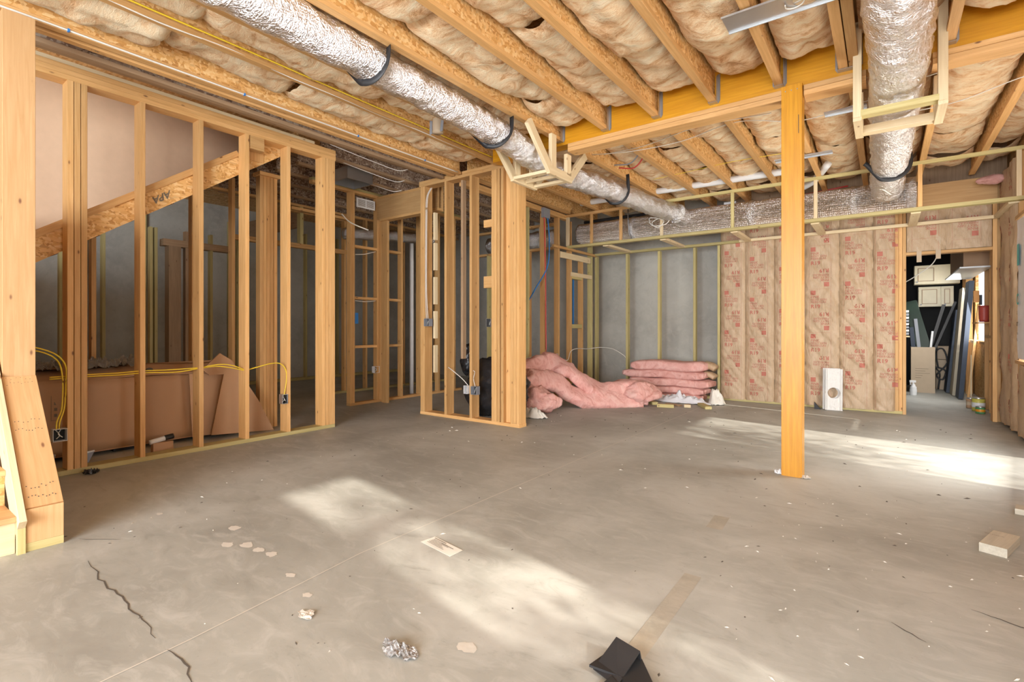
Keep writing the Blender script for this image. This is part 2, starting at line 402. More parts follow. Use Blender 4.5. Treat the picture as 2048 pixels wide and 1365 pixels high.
box('header_board', -6.25, -4.96, 4.98, 5.02, 2.80, 3.10, PLY, wh); box('header_board', -6.25, -4.96, 5.06, 5.10, 2.80, 3.10, PLY, wh)
box('top_plate', -6.25, -4.96, 4.98, 5.10, 3.10, 3.138, SPF, wh); box('header_plate', -6.2, -4.96, 4.98, 5.10, 2.765, 2.80, SPF, wh)
box('stud', -6.34, -6.25, 4.20, 4.238, 2.70, 3.12, SPF, wh)
box('blocking', -6.34, -6.25, 3.6, 4.5, 2.70, 2.738, SPF, wh)
# --- far closet walls seen through the studs
wk = empty('wall_closet', (-7.6, 4.4, 0), kind='structure')
box('bottom_plate', -7.69, -7.6, 4.9, 8.2, 0, .038, PT, wk)
studs_y(wk, -7.69, -7.6, [4.26, 4.90, 5.35, 5.8, 6.25, 6.7, 7.1, 7.6], .038, 3.1)
studs_y(wk, -7.69, -7.6, [4.52], 2.50, 3.1, PT, .06)
for z in (2.43, 2.468): box('header_board', -7.69, -7.6, 3.5, 5.4, z, z+.036, SPF, wk)
box('top_plate', -7.69, -7.6, 3.2, 8.2, 3.1, 3.138, SPF, wk); box('blocking', -7.69, -7.6, 4.3, 5.4, 3.0, 3.038, SPF, wk)
box('header_board', -9.6, -7.7, 4.6, 4.64, 2.8, 3.1, DARKW, wk)
wsr = empty('wall_stair', (-6.15, 2.2, 0), kind='structure')
studs_y(wsr, -6.24, -6.15, [1.50, 2.375, 2.80], 0, 2.9)
studs_y(wsr, -5.75, -5.66, [2.88, 2.92, 2.96, 3.0, 3.045], 0, 2.86)
box('top_plate', -5.78, -5.62, 2.86, 3.10, 2.86, 2.90, SPF, wsr)
studs_y(wsr, -8.6, -8.51, [1.75, 2.19, 2.74, 2.80], 0, 2.6, PT)
box('stud', -8.6, -8.45, 2.96, 3.12, 0, 2.35, DARKW, wsr); box('stud', -8.6, -8.51, 3.2, 3.238, 0, 2.6, DARKW, wsr)
box('header_board', -8.62, -8.48, 2.9, 3.9, 2.35, 2.45, DARKW, wsr)
studs_y(wsr, -8.6, -8.51, [3.55, 3.95, 4.35], 0, 2.6, PT)
# tan wallboard behind the stair, cut to the slope
SL = .69
def zl(y, X): return 1.14+(1.95+SL*(y*5.2/X-1.247)-1.14)*X/5.2   # keeps under the open stringer
prism('wallboard', [(.6, zl(.6, 6.1)), (3.2, zl(3.2, 6.1)), (3.2, 3.9), (.6, 3.9)], -6.12, -6.10, 0, DRYW, wsr)
# --- wall between the main room and the bathroom
wb = empty('wall_bath', (-4.34, 6.8, 0), kind='structure')
box('bottom_plate', -4.39, -4.30, 5.95, 8.38, 0, .038, SPF, wb)
studs_y(wb, -4.39, -4.30, [6.05, 6.68, 7.10, 7.50], .038, 2.95); studs_y(wb, -4.39, -4.30, [7.90], .038, 2.38); studs_y(wb, -4.39, -4.30, [6.22], .038, 2.95, PT)
box('stud', -4.39, -4.30, 8.26, 8.298, .038, 2.98, PT, wb)
for z in (2.955, 2.993): box('top_plate', -4.39, -4.30, 4.8, 7.45, z, z+.037, SPF, wb)
box('ledger', -4.30, -4.262, 6.9, 8.4, 2.44, 2.48, SPF, wb)
for z, m_ in ((1.13, PT), (1.98, PT)): box('blocking', -4.39, -4.30, 7.54, 7.90, z, z+.07, m_, wb)
box('blocking', -4.31, -4.29, 7.15, 8.2, 2.30, 2.40, WHITE, wb); box('blocking', -4.31, -4.29, 7.5, 8.25, 2.02, 2.09, WHITE, wb)
# bath partitions further in
for x in (-5.0, -5.45, -5.9): box('stud', x, x+.038, 7.2, 7.29, .038, 2.5, SPF if x > -5.6 else PT, wb)
box('top_plate', -6.25, -4.39, 7.2, 7.29, 2.46, 2.5, SPF, wb); box('top_plate', -6.25, -4.39, 7.2, 7.29, 2.86, 2.9, SPF, wb)
for x in (-4.75, -5.2, -5.8): box('stud', x, x+.07, 7.2, 7.29, 2.5, 2.86, WHITE, wb)
# --- foundation walls
wf = empty('wall_foundation', (-5, 9, 0), kind='structure')
box('concrete_wall', -10.5, -1.9, 8.9, 9.1, 0, 3.5, CWALL, wf)
box('concrete_wall', -10.5, -10.3, -3, 8.9, 0, 3.5, CWALL, wf)
for y in (1.2, 2.4, 3.2, 4.6, 5.4, 6.2, 7.0): box('stud', -10.3, -10.21, y, y+.04, .038, 3.2, PT, wf)
box('bottom_plate', -10.3, -10.2, 4.0, 8.8, 0, .06, PT, wf)
# --- back wall
wbk = empty('wall_back', (-1.5, 8.45, 0), kind='structure')
box('bottom_plate', -4.4, .22, 8.40, 8.54, 0, .038, PT, wbk)
for x in (-4.31, -3.70, -3.12, -2.525, -2.145): box('stud', x, x+.04, 8.40, 8.49, .038, 2.45, PT, wbk)
for x in (-1.75, -1.35, -.95, -.53, -.13): box('stud', x, x+.038, 8.42, 8.54, .038, 3.0, SPF, wbk)
for i, x in enumerate((.108, .147, .186)): box('stud', x, x+.037, 8.40-.012*(i == 2), 8.54, 0 if i == 2 else .038, 3.0, SPF, wbk)
box('stud', 1.05, 1.09, 8.38, 8.54, 0, 2.95, SPF, wbk); box('stud', 1.09, 1.128, 8.42, 8.54, 0, 2.95, SPF, wbk)
box('header_board', .223, 1.05, 8.40, 8.54, 2.09, 2.128, SPF, wbk)
box('header_board', .15, 1.09, 8.37, 8.40, 2.69, 2.98, PLY, wbk)
box('header_board', .15, 1.09, 8.36, 8.40, 2.665, 2.69, SPF, wbk)
for x in (.33, .52): box('paper_tape', x, x+.05, 8.385, 8.39, 1.99 if x < .5 else 2.02, 2.40, CARDL, wbk)
box('sheathing_board', -1.9, .11, 8.55, 8.58, 0, 3.5, DARKW, wbk)
box('sheathing_board', .1, 1.2, 8.55, 8.58, 2.13, 3.5, DARKW, wbk)
# --- kraft faced batts with their printing
def kraft_batt(x0, x1, z0, z1, seed, depth=.03, ph=0, parent=wbk, faint=False, wrinkle=1.0):
    wd = x1-x0
    def f(x, z):
        u = (x-x0)/wd
        b = depth*(1-abs(2*u-1)**6)
        nz = fbm((x*6+seed*3+z*2.5, seed, z*2.2-x*5), 4)
        crease = abs(noise.noise(Vector((x*7+z*5+seed, seed*1.7, z*1.8))))
        return (x, 8.40-b-.006*wrinkle*nz+.012*wrinkle*(1-min(1, crease*6)), z)
    nu = 22; nv = int((z1-z0)*46)
    o = grid('insulation_batt', lambda u, v: f(x0+wd*u, z0+(z1-z0)*v), nu, nv, KRAFT, parent)
    P = Print(); L = x0+.07*wd/.38; z = z1-.12+ph; per = .62
    while z > z0:
        def blk(cx, cz, s, rot):
            q = 1 if rot == 0 else -1
            def T(t, dx, dz, size, bold=False): P.text(t, cx+q*dx, cz+q*dz, size, rot, bold)
            if rot == 0: P.rect(cx, cz-.062, cx+.062, cz)
            else: P.rect(cx-.062, cz, cx, cz+.062)
            T('PINK', 0, -.108, .050); T('NEXT GEN', 0, -.143, .040); T('FIBERGLAS', 0, -.178, .040); T('R19', 0, -.25, .074, True)
        if z-.27 > z0 and z < z1: blk(L, z, 1, 0)
        if z-.57 > z0 and z-.29 < z1: blk(L+.225, z-.565, 1, math.pi)
        e = .0016
        for (a, b_) in ((z+.02, z+.02+e), ): P.rect(L-.02, min(a, z1-.004), L+.245, min(b_, z1-.002))
        zz0 = max(z0+.01, z-.585); zz1 = min(z+.02, z1-.01)
        if zz1 > zz0:
            for xx in (L-.02, L+.245): 
                n_ = 12
                for i in range(n_): P.rect(xx, zz0+(zz1-zz0)*i/n_, xx+e, zz0+(zz1-zz0)*(i+1)/n_)
        z -= per
    P.make('print', lambda a, b: (a, f(min(max(a, x0), x1), b)[1]-.005, b), INK, o)
    return o
tops = [(-2.095, -1.735, .10), (-1.735, -1.335, -.02), (-1.335, -.935, -.2), (-.935, -.515, .05), (-.515, -.13, .16), (-.13, .108, -.08)]
for i, (a, b, ph) in enumerate(tops): kraft_batt(a, b, .03, 2.98, i*3.1+1, .035, ph, wrinkle=1.6 if i in (3, 4) else 1)
kraft_batt(.23, .62, 2.13, 2.66, 31, .02, .35); kraft_batt(.62, 1.045, 2.13, 2.66, 37, .02, .3)
# --- right wall: framing, kraft, window
wr = empty('wall_right', (1.2, 5, 0), kind='structure')
def wallbox(y0, y1, z0, z1, name='wall_segment', mat=OSB): return box(name, 1.24, 1.28, y0, y1, z0, z1, mat, wr)
wallbox(-3.0, 1.04, 0, 3.5); wallbox(1.60, 4.90, 0, 3.5); wallbox(1.04, 1.60, 2.66, 3.5)
wallbox(4.90, 6.15, 1.80, 3.5); wallbox(6.15, 6.5, 0, 3.5); wallbox(6.5, 7.42, 2.27, 3.5); wallbox(6.5, 7.42, 0, .8)
wallbox(7.42, 9.75, 0, 3.5); wallbox(9.75, 11.6, 0, .9); wallbox(9.75, 11.6, 2.1, 3.5); wallbox(11.6, 13, 0, 3.5)
# arched head of the door light and its transom bar
arc = [(1.04, 2.14), (1.04, 1.85)]+[(1.32-.28*math.cos(a*math.pi/12), 1.85+.23*math.sin(a*math.pi/12)) for a in range(13)]+[(1.60, 2.14)]
prism('arched_head', arc, 1.24, 1.28, 0, OSB, wr)
for y in (7.42, 7.80, 8.20): box('stud', 1.13, 1.24, y, y+.038, 0, 3.0, SPF, wr)
for y in (8.8, 9.2, 9.6, 11.65, 12.1): box('stud', 1.12, 1.21, y, y+.038, 0, 3.0, SPF, wr)
box('blocking', 1.12, 1.21, 8.84, 9.6, 1.0, 1.04, SPF, wr); box('blocking', 1.12, 1.21, 9.64, 11.6, .9, .94, SPF, wr)
box('stud', 1.13, 1.24, 6.46, 6.5, 0, 3.0, SPF, wr)
win = empty('window_1', (1.2, 6.96, .8), kind='structure')
box('window_frame', 1.125, 1.24, 7.385, 7.42, .80, 2.27, PANEL, win); box('window_frame', 1.125, 1.24, 6.5, 6.535, .80, 2.27, PANEL, win)
box('window_frame', 1.10, 1.24, 6.5, 7.42, .765, .80, PANEL, win); box('window_frame', 1.10, 1.24, 6.5, 7.42, 2.27, 2.31, PANEL, win)
def wrapf(u, v):
    y = 7.38-.84*u; z = .82+1.44*v
    return (1.112+.008*fbm((y*4, z*4, 1))-.02*max(0, .15-u)*math.sin(v*9), y-.03*abs(math.sin(v*2.6+.4))*(u < .03), z)
hw = grid('house_wrap', wrapf, 20, 30, SHEET, win, label='translucent white house wrap over the opening')
P = Print(); P.rect(0, 0, .10, .22); P.make('print', lambda a, b: (1.098, 7.30-a, 1.78+b), TEAL, hw)
P = Print(); P.text('C', 0, 0, .16, 0, True); P.make('print', lambda a, b: (1.098, 7.335-a, 1.38+b), TEAL, hw)
P = Print(); P.text('2-2', 0, .16, .05); P.text('or', 0, .04, .09, 0, True); P.text('nea', .01, -.05, .05); P.text('96-', 0, -.12, .05)
P.make('print', lambda a, b: (1.098, 7.335-a, 1.12+b), STAMP, hw)
def kraft_right(y0, y1, z0, z1, seed):
    wd = y1-y0
    def f(y, z):
        u = (y-y0)/wd; b = .035*(1-abs(2*u-1)**4)
        return (1.135-b-.02*fbm((y*7+seed, z*3, seed), 4), y, z)
    o = grid('insulation_batt', lambda u, v: f(y1-wd*u, z0+(z1-z0)*v), 14, int((z1-z0)*30)+2, KRAFT, wr)
    P = Print(); z = z1-.1
    while z > z0+.25:
        P.rect(.07, z-.055, .12, z); P.text('PINK', .07, z-.1, .042); P.text('NEXT GEN', .07, z-.13, .032); P.text('R19', .07, z-.2, .06, 0, True); z -= .5
    P.make('print', lambda a, b: (f(min(y1, max(y0, y1-a)), b)[0]-.004, y1-a, b), INK, o)
kraft_right(7.84, 8.37, .04, 2.95, 3); kraft_right(7.46, 7.80, .04, 2.95, 9); kraft_right(6.54, 7.42, .04, .76, 14)
# exterior shell further back so no daylight leaks where the photo shows none
sh = empty('wall_storage', (0, 12.9, 0), kind='structure')
box('sheathing_board', -1.9, 1.3, 12.8, 12.84, 0, 3.5, SHADEB, sh); box('sheathing_board', -1.9, -1.86, 8.6, 12.8, 0, 3.5, SHADEB, sh)  # boards coloured near-black to stand in for the unlit background
box('sheathing_board', .05, .09, 8.6, 12.8, 0, 3.5, SHADEB, sh)
# outer wall of the left side (behind the stair flight)
wo = empty('wall_rear_left', (-10, -3, 0), kind='structure'); box('concrete_wall', -10.5, -4.2, -3.2, -3.0, 0, 3.5, CWALL, wo)

# ============================================================ CEILING
ce = empty('ceiling', (-3, 4, CEIL), kind='structure')
box('subfloor', -10.6, 1.4, -3.2, 13, 3.50, 3.52, OSB, ce)
FH = .30
def ijoist(xc, y0, y1, zb=CEIL, mat=SPF, wm=OSB, fw=.058):
    j = empty('joist', (xc, (y0+y1)/2, zb), ce)
    box('web', xc-.006, xc+.006, y0, y1, zb+.035, zb+FH-.035, wm, j)
    box('flange', xc-fw/2, xc+fw/2, y0, y1, zb, zb+.035, mat, j)
    box('flange', xc-fw/2, xc+fw/2, y0, y1, zb+FH-.035, zb+FH, mat, j)
    return j
BY = 4.44
main_x = [-3.20, -2.66, -2.15, -1.65, -1.16, -.665]
left_x = [-4.52, -4.335, -4.225, -3.62]
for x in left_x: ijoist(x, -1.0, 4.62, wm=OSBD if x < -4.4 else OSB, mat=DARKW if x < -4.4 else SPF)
for x in main_x: ijoist(x, -1.0, BY if x > -3.1 else 4.62)
for x in (-.245, -.18, .345, .86): ijoist(x, -1.0, BY)
for x in main_x[1:]+[-.205, .345, .86]: ijoist(x, BY+.14, 8.38)
ijoist(-3.20, 4.8, 8.38); ijoist(-3.72, 4.8, 8.38); ijoist(-4.25, 4.8, 8.38, 3.04)
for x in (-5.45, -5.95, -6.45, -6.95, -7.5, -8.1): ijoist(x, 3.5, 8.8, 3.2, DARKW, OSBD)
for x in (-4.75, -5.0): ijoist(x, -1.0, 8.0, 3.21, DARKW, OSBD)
# unfaced batts between the joists
def cbatt(x0, x1, y0, y1, z, seed, nu=16, end_up=False, start_up=False):
    n_ = max(8, int((y1-y0)*22))
    def f(u, v):
        x = x0+(x1-x0)*u; y = y0+(y1-y0)*v
        e = (1-abs(2*u-1)**3); q = z
        edge = min(v*(y1-y0), (1-v)*(y1-y0))
        q += -.045*e+.05*(1-e)*.8
        q += .05*math.exp(-edge/.035)
        if end_up: q += .14*math.exp(-((1-v)*(y1-y0))/.10)*(.35+.65*e)
        q -= .05*fbm((x*3.2+seed, y*2.4, seed*.7), 5)+.018*fbm((x*11, y*9+seed, seed), 3)
        y += .03*fbm((x*5, seed, v))
        return (x, y, q)
    return grid('insulation_batt', f, nu, n_, FIBRE, ce)
bays = [(-4.19, -3.65), (-3.59, -3.23), (-3.17, -2.69), (-2.63, -2.18), (-2.12, -1.68), (-1.62, -1.19), (-1.13, -.695), (-.635, -.275), (-.15, .315), (.375, .83), (.89, 1.22)]
for i, (a, b) in enumerate(bays):
    y = .1+.35*((i*37) % 3); k = 0; end = BY-.01 if i > 1 else 4.6
    while y < end-.05:
        y2 = min(end, y+(1.25, .95, 1.4)[(i+k) % 3])
        if end-y2 < .4: y2 = end
        cbatt(a+.004, b-.004, y, y2, (3.125 if i < 2 else 3.16)+.02*((i*5+k*3) % 4-1.5), i*7.3+k*2.1, end_up=(y2 == end)); y = y2; k += 1
for i, (a, b) in enumerate([(-3.69, -3.23), (-3.17, -2.69)]+bays[3:7]+[(-.635, -.235), (-.175, .315), (.375, .83), (.89, 1.22)]):
    y = BY+.15; k = 0
    while y < 8.3:
        y2 = min(8.38, y+(1.1, .85, 1.3)[(i+k) % 3])
        cbatt(a+.004, b-.004, y, y2, 3.17+.02*((i*5+k*3) % 4-1.5), 90+i*7.3+k*2.1, end_up=(k > 1), nu=12); y = y2; k += 1
# joist printing
P = Print(); x = 0
for s in ('APA', '1.9E', '1300C-8', 'CDX', '08-21/14', 'APA PRI 400', '06-08', '13C-90'):
    P.text(s, x, 0, .028); x += .55
P.make('print', lambda a, b: (-4.31+b-.03+.001, .5+a, CEIL-.0015), STAMP, ce)
# ============================================================ BEAM AND POST
bm = empty('support_beam', (-1.0, BY+.07, 2.9), label='amber laminated beam carrying the joist ends above the timber post', cat='beam')
box('laminated_beam', -3.55, 1.24, BY, BY+.135, 3.0, 3.34, LVL, bm)
for x0, x1 in ((-2.575, -.648), (-.50, -.11), (.26, 1.2)):
    box('nailing_plate', x0, x1, BY-.01, BY+.145, 2.962, 3.0, SPF, bm); box('nailing_plate', x0, x1, BY-.01, BY+.145, 2.92, 2.96, SPF, bm)
for x in main_x[1:]+[-.213, .345, .86]:
    hwid = .032 if x != -.213 else .066
    h = meshobj('joist_hanger', [(x-hwid, BY-.06, CEIL-.003), (x+hwid, BY-.06, CEIL-.003), (x+hwid, BY-.001, CEIL-.003), (x-hwid, BY-.001, CEIL-.003),
        (x-hwid, BY-.06, CEIL+.20), (x+hwid, BY-.06, CEIL+.20), (x+hwid, BY-.001, CEIL+.24), (x-hwid, BY-.001, CEIL+.24), (x-hwid-.018, BY-.002, CEIL+.02), (x+hwid+.018, BY-.002, CEIL+.02), (x-hwid-.018, BY-.002, CEIL+.24), (x+hwid+.018, BY-.002, CEIL+.24)],
        [(0, 1, 2, 3), (0, 3, 7, 4), (1, 5, 6, 2), (3, 8, 10, 7), (2, 6, 11, 9)], GALV, bm)
    md = h.modifiers.new('s', 'SOLIDIFY'); md.thickness = .0025
post = empty('support_post', (-.575, 4.49, 0), label='amber square timber post standing in the middle of the slab', cat='post')
box('shaft', -.645, -.505, 4.375, 4.515, .0, 3.0, LVL, post)
for x in (-.62, -.58, -.54): box('nail_head', x, x+.007, 4.371, 4.376, 2.955, 2.962, GALV, post)
box('gauge_mark', -.53, -.526, 4.372, 4.376, 2.62, 2.76, CRACK, post)
def scrap(name, x, y, r, seed, mat, h=.03, **k):
    def f(u, v):
        a = u*2*math.pi
        rr_ = r*v*(1+.3*noise.noise(Vector((math.cos(a)*1.5, math.sin(a)*1.5, seed))))
        return (x+rr_*math.cos(a), y+rr_*math.sin(a), .003+h*abs(fbm((math.cos(a)*v*2.5, math.sin(a)*v*2.5, seed), 3))*(1.2-.3*v))
    return grid(name, f, 36, 10, mat, None, smooth=False, thick=.0012, **k)
scrap('torn_wrap', -.665, 4.41, .035, 4, WPL, .05, label='torn white wrapping stuck at the left foot of the amber post', cat='wrapping')
scrap('torn_wrap', -.485, 4.40, .04, 8, SKIM, .02, label='grey torn wrapping under the right foot of the amber post', cat='wrapping')

# ============================================================ DUCTS
def ductdisp(amp, seed): return lambda q, t: amp*fbm((q.x*9, q.y*7+seed, q.z*9), 4)+amp*.4*noise.noise(Vector((q.x*30, q.y*30, q.z*30)))
d1 = sweep('flexible_duct', [(-2.79, -.6, 2.935), (-2.785, .6, 2.935), (-2.785, 1.6, 2.935), (-2.80, 2.6, 2.93), (-2.80, 3.4, 2.90), (-2.80, 4.0, 2.85), (-2.80, 4.5, 2.80), (-2.72, 5.1, 2.80), (-2.64, 6.0, 2.82), (-2.62, 6.8, 2.84), (-2.55, 7.42, 2.86)],
    lambda t: circ(.125, 40), FOIL, n=40, disp=ductdisp(.016, 2), label='long silver foil flexible duct under the joists left of the beam', cat='duct')
d2 = sweep('flexible_duct', [(.03, -.3, 2.90), (.045, 1.0, 2.86), (.05, 2.4, 2.84), (.06, 3.3, 2.82), (.07, 4.0, 2.83), (.06, 4.6, 2.83), (.05, 5.4, 2.83), (.04, 6.3, 2.82), (.02, 7.0, 2.82), (.02, 7.55, 2.80)],
    lambda t: circ(.155, 44), FOIL, n=40, disp=ductdisp(.018, 12), label='wide silver foil duct crossing the ceiling right of the amber post', cat='duct')
d3 = empty('trunk_duct', (-2, 7.82, 2.6), label='horizontal insulated trunk duct inside the soffit along the back wall', cat='duct')
sweep('duct_body', [(-4.28+.25*i, 7.80, 2.765) for i in range(19)], lambda t: circ(.175, 32), FOILB, d3, n=6, disp=ductdisp(.008, 30))
sweep('duct_end', [(.2, 7.8, 2.765), (.28, 7.8, 2.765), (.3, 7.8, 2.765)], lambda t: circ(.20, 24), FOIL, d3, n=3, disp=ductdisp(.01, 31))
for x in (-3.3, -1.55, -.35): sweep('foil_tape', [(x, 7.8, 2.765), (x+.03, 7.8, 2.765), (x+.06, 7.8, 2.765)], lambda t: circ(.186, 24), FOIL, d3, n=2)
sweep('duct_collar', [(-2.5, 7.45, 2.84), (-2.48, 7.55, 2.83), (-2.45, 7.7, 2.80)], lambda t: circ(.15-.02*t, 20), FOIL, d3, n=5, disp=ductdisp(.02, 33))
def strap(y, x, zc, r, droop, label, mat=BLKM, skew=.12):
    pts = []
    for i in range(13):
        a = math.pi*(1.02-1.04*i/12)
        pts.append((x-math.cos(a)*(-1)*(r+.004)*1.0, y+skew*(i/12-.5), zc-math.sin(a)*(r+.006)*droop))
    pts = [(x+r-.01, y+skew*.6, CEIL-.004), (x+r+.004, y+skew*.5, zc+.03)]+[p for p in reversed(pts)][1:9]+[(x-(r+.02), y-skew*.5, zc-.02), (x-(r+.05), y-skew*.6, zc+.01)]
    return sweep('duct_strap', pts, lambda t: [(.022, .0015), (-.022, .0015), (-.022, -.0015), (.022, -.0015)], mat, n=3, up=(0, 1, .1), label=label, cat='strap')
strap(2.15, -2.79, 2.932, .13, 1.05, 'black hanger strap round the silver duct, nearest the camera')
strap(3.5, -2.80, 2.895, .13, 1.05, 'thin black hanger strap round the silver duct before the beam', skew=.2)
strap(5.75, -2.66, 2.815, .13, 1.05, 'black hanger strap round the silver duct beyond the beam')
strap(6.4, .04, 2.82, .16, 1.05, 'black hanger strap at the wide duct above the soffit rail')
for x, lab in ((-3.3, 'white hanging strap under the trunk duct near the left end'), (.0, 'grey hanging strap under the trunk duct near the right end')):
    sweep('duct_strap', [(x, 7.58, 3.03), (x, 7.6, 2.75), (x, 7.68, 2.60), (x, 7.8, 2.572), (x, 7.95, 2.62), (x, 8.03, 2.8), (x, 8.03, 3.03)], lambda t: [(.02, .0015), (-.02, .0015), (-.02, -.0015), (.02, -.0015)], GALV, n=4, up=(1, 0, 0), label=lab, cat='strap')

# ============================================================ SOFFIT FRAMES
sf = empty('soffit_frame', (-1.5, 7.8, 2.45), label='long ladder of pale lumber framing the soffit along the back wall', cat='soffit frame')
box('rail', -4.30, -3.2, 7.33, 7.37, 2.985, 3.028, SPF, sf); box('rail', -3.2, 1.16, 7.33, 7.37, 2.99, 3.03, PT, sf)
box('rail', -4.28, 1.16, 7.33, 7.42, 2.47, 2.51, PT, sf)
box('rail', -4.28, -1.8, 8.31, 8.395, 2.45, 2.49, PT, sf); box('rail', -1.8, 1.1, 8.30, 8.355, 2.455, 2.495, WHITE, sf)
for x, m_ in ((-4.30, WHITE), (-3.85, SPF), (-3.34, SPF), (-2.69, WHITE), (-1.70, PT), (-.72, WHITE), (.30, SPF), (1.10, WHITE)):
    box('upright', x, x+(.055 if x < -4 else .04), 7.335, 7.37, 2.51, 2.99, m_, sf)
for x in (-3.66, -2.72, -1.72, -.76, .24, 1.05): box('cross_piece', x, x+.09, 7.42, 8.31, 2.455, 2.492, WHITE, sf)
# box round the left duct at the beam
bf = empty('duct_box_frame', (-2.8, 4.3, 2.6), label='small white-wood trapezoid frame round the duct at the beam end', cat='duct frame')
def wb_(a, b, parent=bf, w_=.05, h=.07, mat=WHITE, name='frame_piece', up=(0, 1, 0)): return board(name, a, b, w_, h, mat, parent, up=up)
for x in (-3.03, -2.60):
    for a, b in (((x, 4.13, 2.665), (x, 3.76, 3.02)), ((x, 4.18, 2.69), (x, 4.18, 3.02)), ((x, 4.10, 2.665), (x, 4.53, 2.665)), ((x, 4.47, 2.69), (x, 4.47, 2.90 if x > -3 else 3.0)), ((x, 4.50, 2.665), (x, 4.83, 2.99))):
        wb_(a, b, w_=.085, h=.038, up=(1, 0, 0))
for y in (4.13, 4.50): wb_((-3.01, y, 2.652), (-2.62, y, 2.652), w_=.062, h=.030, up=(0, 0, 1))
wb_((-3.01, 4.32, 2.66), (-2.62, 4.32, 2.66), w_=.03, h=.03, up=(0, 0, 1))
# box round the right duct
rf = empty('duct_box_frame', (.07, 4.2, 2.6), label='square white-wood frame hanging round the wide duct beside the post', cat='duct frame')
for y in (4.27, 4.62):
    wb_((-.155, y, 2.60), (-.155, y, 3.26 if y < 4.4 else 2.9), rf); wb_((.30, y, 2.60), (.30, y, 3.26 if y < 4.4 else 2.9), rf)
wb_((-.135, 4.27, 2.625), (.28, 4.27, 2.625), rf, h=.08, w_=.04, mat=PT); wb_((-.135, 4.62, 2.62), (.28, 4.62, 2.62), rf, w_=.06)
wb_((-.155, 4.24, 2.61), (-.155, 4.64, 2.61), rf, up=(0, 0, 1)); wb_((.30, 4.24, 2.61), (.30, 4.64, 2.61), rf, up=(0, 0, 1))

# ============================================================ light brackets and ceiling boxes
def plate_bracket(x0, x1, y, z, wd, label, ang=0, hole=True):
    t = empty('light_bracket', ((x0+x1)/2, y, z), label=label, cat='bracket')
    c, s = math.cos(ang), math.sin(ang); cx = (x0+x1)/2; hr = .07 if hole else .001
    L = (x1-x0)/2; ring = 24; vs = []; fs = []
    hx = .12*L/.4 if hole else 0
    for k in range(ring):
        a = 2*math.pi*(k+.5)/ring; ca, sa = math.cos(a), math.sin(a); vs.append((hx+hr*ca, hr*sa))
    for k in range(ring):
        a = 2*math.pi*(k+.5)/ring; ca, sa = math.cos(a), math.sin(a)
        tt = min((L-hx if ca > 0 else L+hx)/max(abs(ca), 1e-6), (wd/2)/max(abs(sa), 1e-6)); vs.append((hx+tt*ca, tt*sa))
    # add true corners by snapping the nearest outer points
    for qx, qy in ((L, wd/2), (L, -wd/2), (-L, wd/2), (-L, -wd/2)):
        k = min(range(ring, 2*ring), key=lambda i: (vs[i][0]-qx)**2+(vs[i][1]-qy)**2); vs[k] = (qx, qy)
    fs = [(k, (k+1) % ring, ring+(k+1) % ring, ring+k) for k in range(ring)]
    vv = [(cx+a*c-b*s, y+a*s+b*c, z) for a, b in vs]
    o = meshobj('plate', vv, fs, GALV, t); md = o.modifiers.new('s', 'SOLIDIFY'); md.thickness = .002
    for sy in (-1, 1):
        a = Vector((cx-L*c-sy*wd/2*s*(-1)*-1, y-L*s+sy*wd/2*c, z-.004)); b = Vector((cx+L*c-sy*wd/2*s, y+L*s+sy*wd/2*c, z-.004))
        a = Vector((cx-L*c-sy*wd/2*s, y-L*s+sy*wd/2*c, z-.004))
        board('lip', a, b, .004, .012, GALV, t)
    return t
plate_bracket(-.80, -.12, 3.31, 3.02, .20, 'grey galvanised light bracket with a round hole near the top right', 0)
plate_bracket(-.42, -.12, 5.1, 2.98, .10, 'grey metal bracket sticking out left of the wide duct', 0, False)
plate_bracket(-1.0, -.45, 6.35, 3.02, .11, 'grey metal bracket spanning joists behind the amber post', 0, False)
cable('cable_coil', [(-.42+.05*math.cos(a*.9), 3.31+.05*math.sin(a*.9), 3.05-.004*a) for a in range(12)], WCAB, .004, n=5, label='coil of white cable hanging in the bracket hole', cat='cable')
# yellow-white fixture and pot hanger by the yellow cable
cb = empty('ceiling_box', (-3.35, 3.45, 2.98), label='beige round pipe sleeve with grey straps hanging between joists left of the duct', cat='pipe sleeve')
sweep('sleeve', [(-3.40, 3.42, 3.18), (-3.40, 3.42, 3.06), (-3.40, 3.42, 2.98)], lambda t: circ(.05, 20), CARDL, cb, n=4, up=(0, 1, 0))
for dx in (-.09, .08): board('hanger_arm', (-3.40+dx, 3.42, 3.22), (-3.40+dx*.8, 3.40, 2.98), .035, .004, GREYP, cb)

# ============================================================ CABLES ON THE CEILING
def ycab(x, y0, y1, z, mat, label, r=.005, wob=.01, grp=None, seed=0):
    n_ = int(abs(y1-y0)/.45)+2
    pts = [(x+wob*noise.noise(Vector((i*.7, seed, 1))), y0+(y1-y0)*i/(n_-1), z+wob*.5*noise.noise(Vector((i*.9, seed, 5)))) for i in range(n_)]
    return cable('cable', pts, mat, r, n=5, label=label, cat='cable')
ycab(-3.575, -.5, 4.5, CEIL+.042, YEL, 'yellow cable stapled along a joist above the left wall', .006, .008, seed=1)
ycab(-3.60, -.5, 4.2, CEIL+.003, WCAB, 'white cable running beside the yellow cable along the joist', .005, .03, seed=2)
ycab(-4.19, -.5, 4.55, CEIL+.008, WCAB, 'white cable stapled along the printed joist at the left', .007, .006, seed=3)
ycab(-3.12, 5.2, 7.2, CEIL+.03, YEL, 'short yellow cable along the joist behind the left duct frame', .004, .01, seed=4)
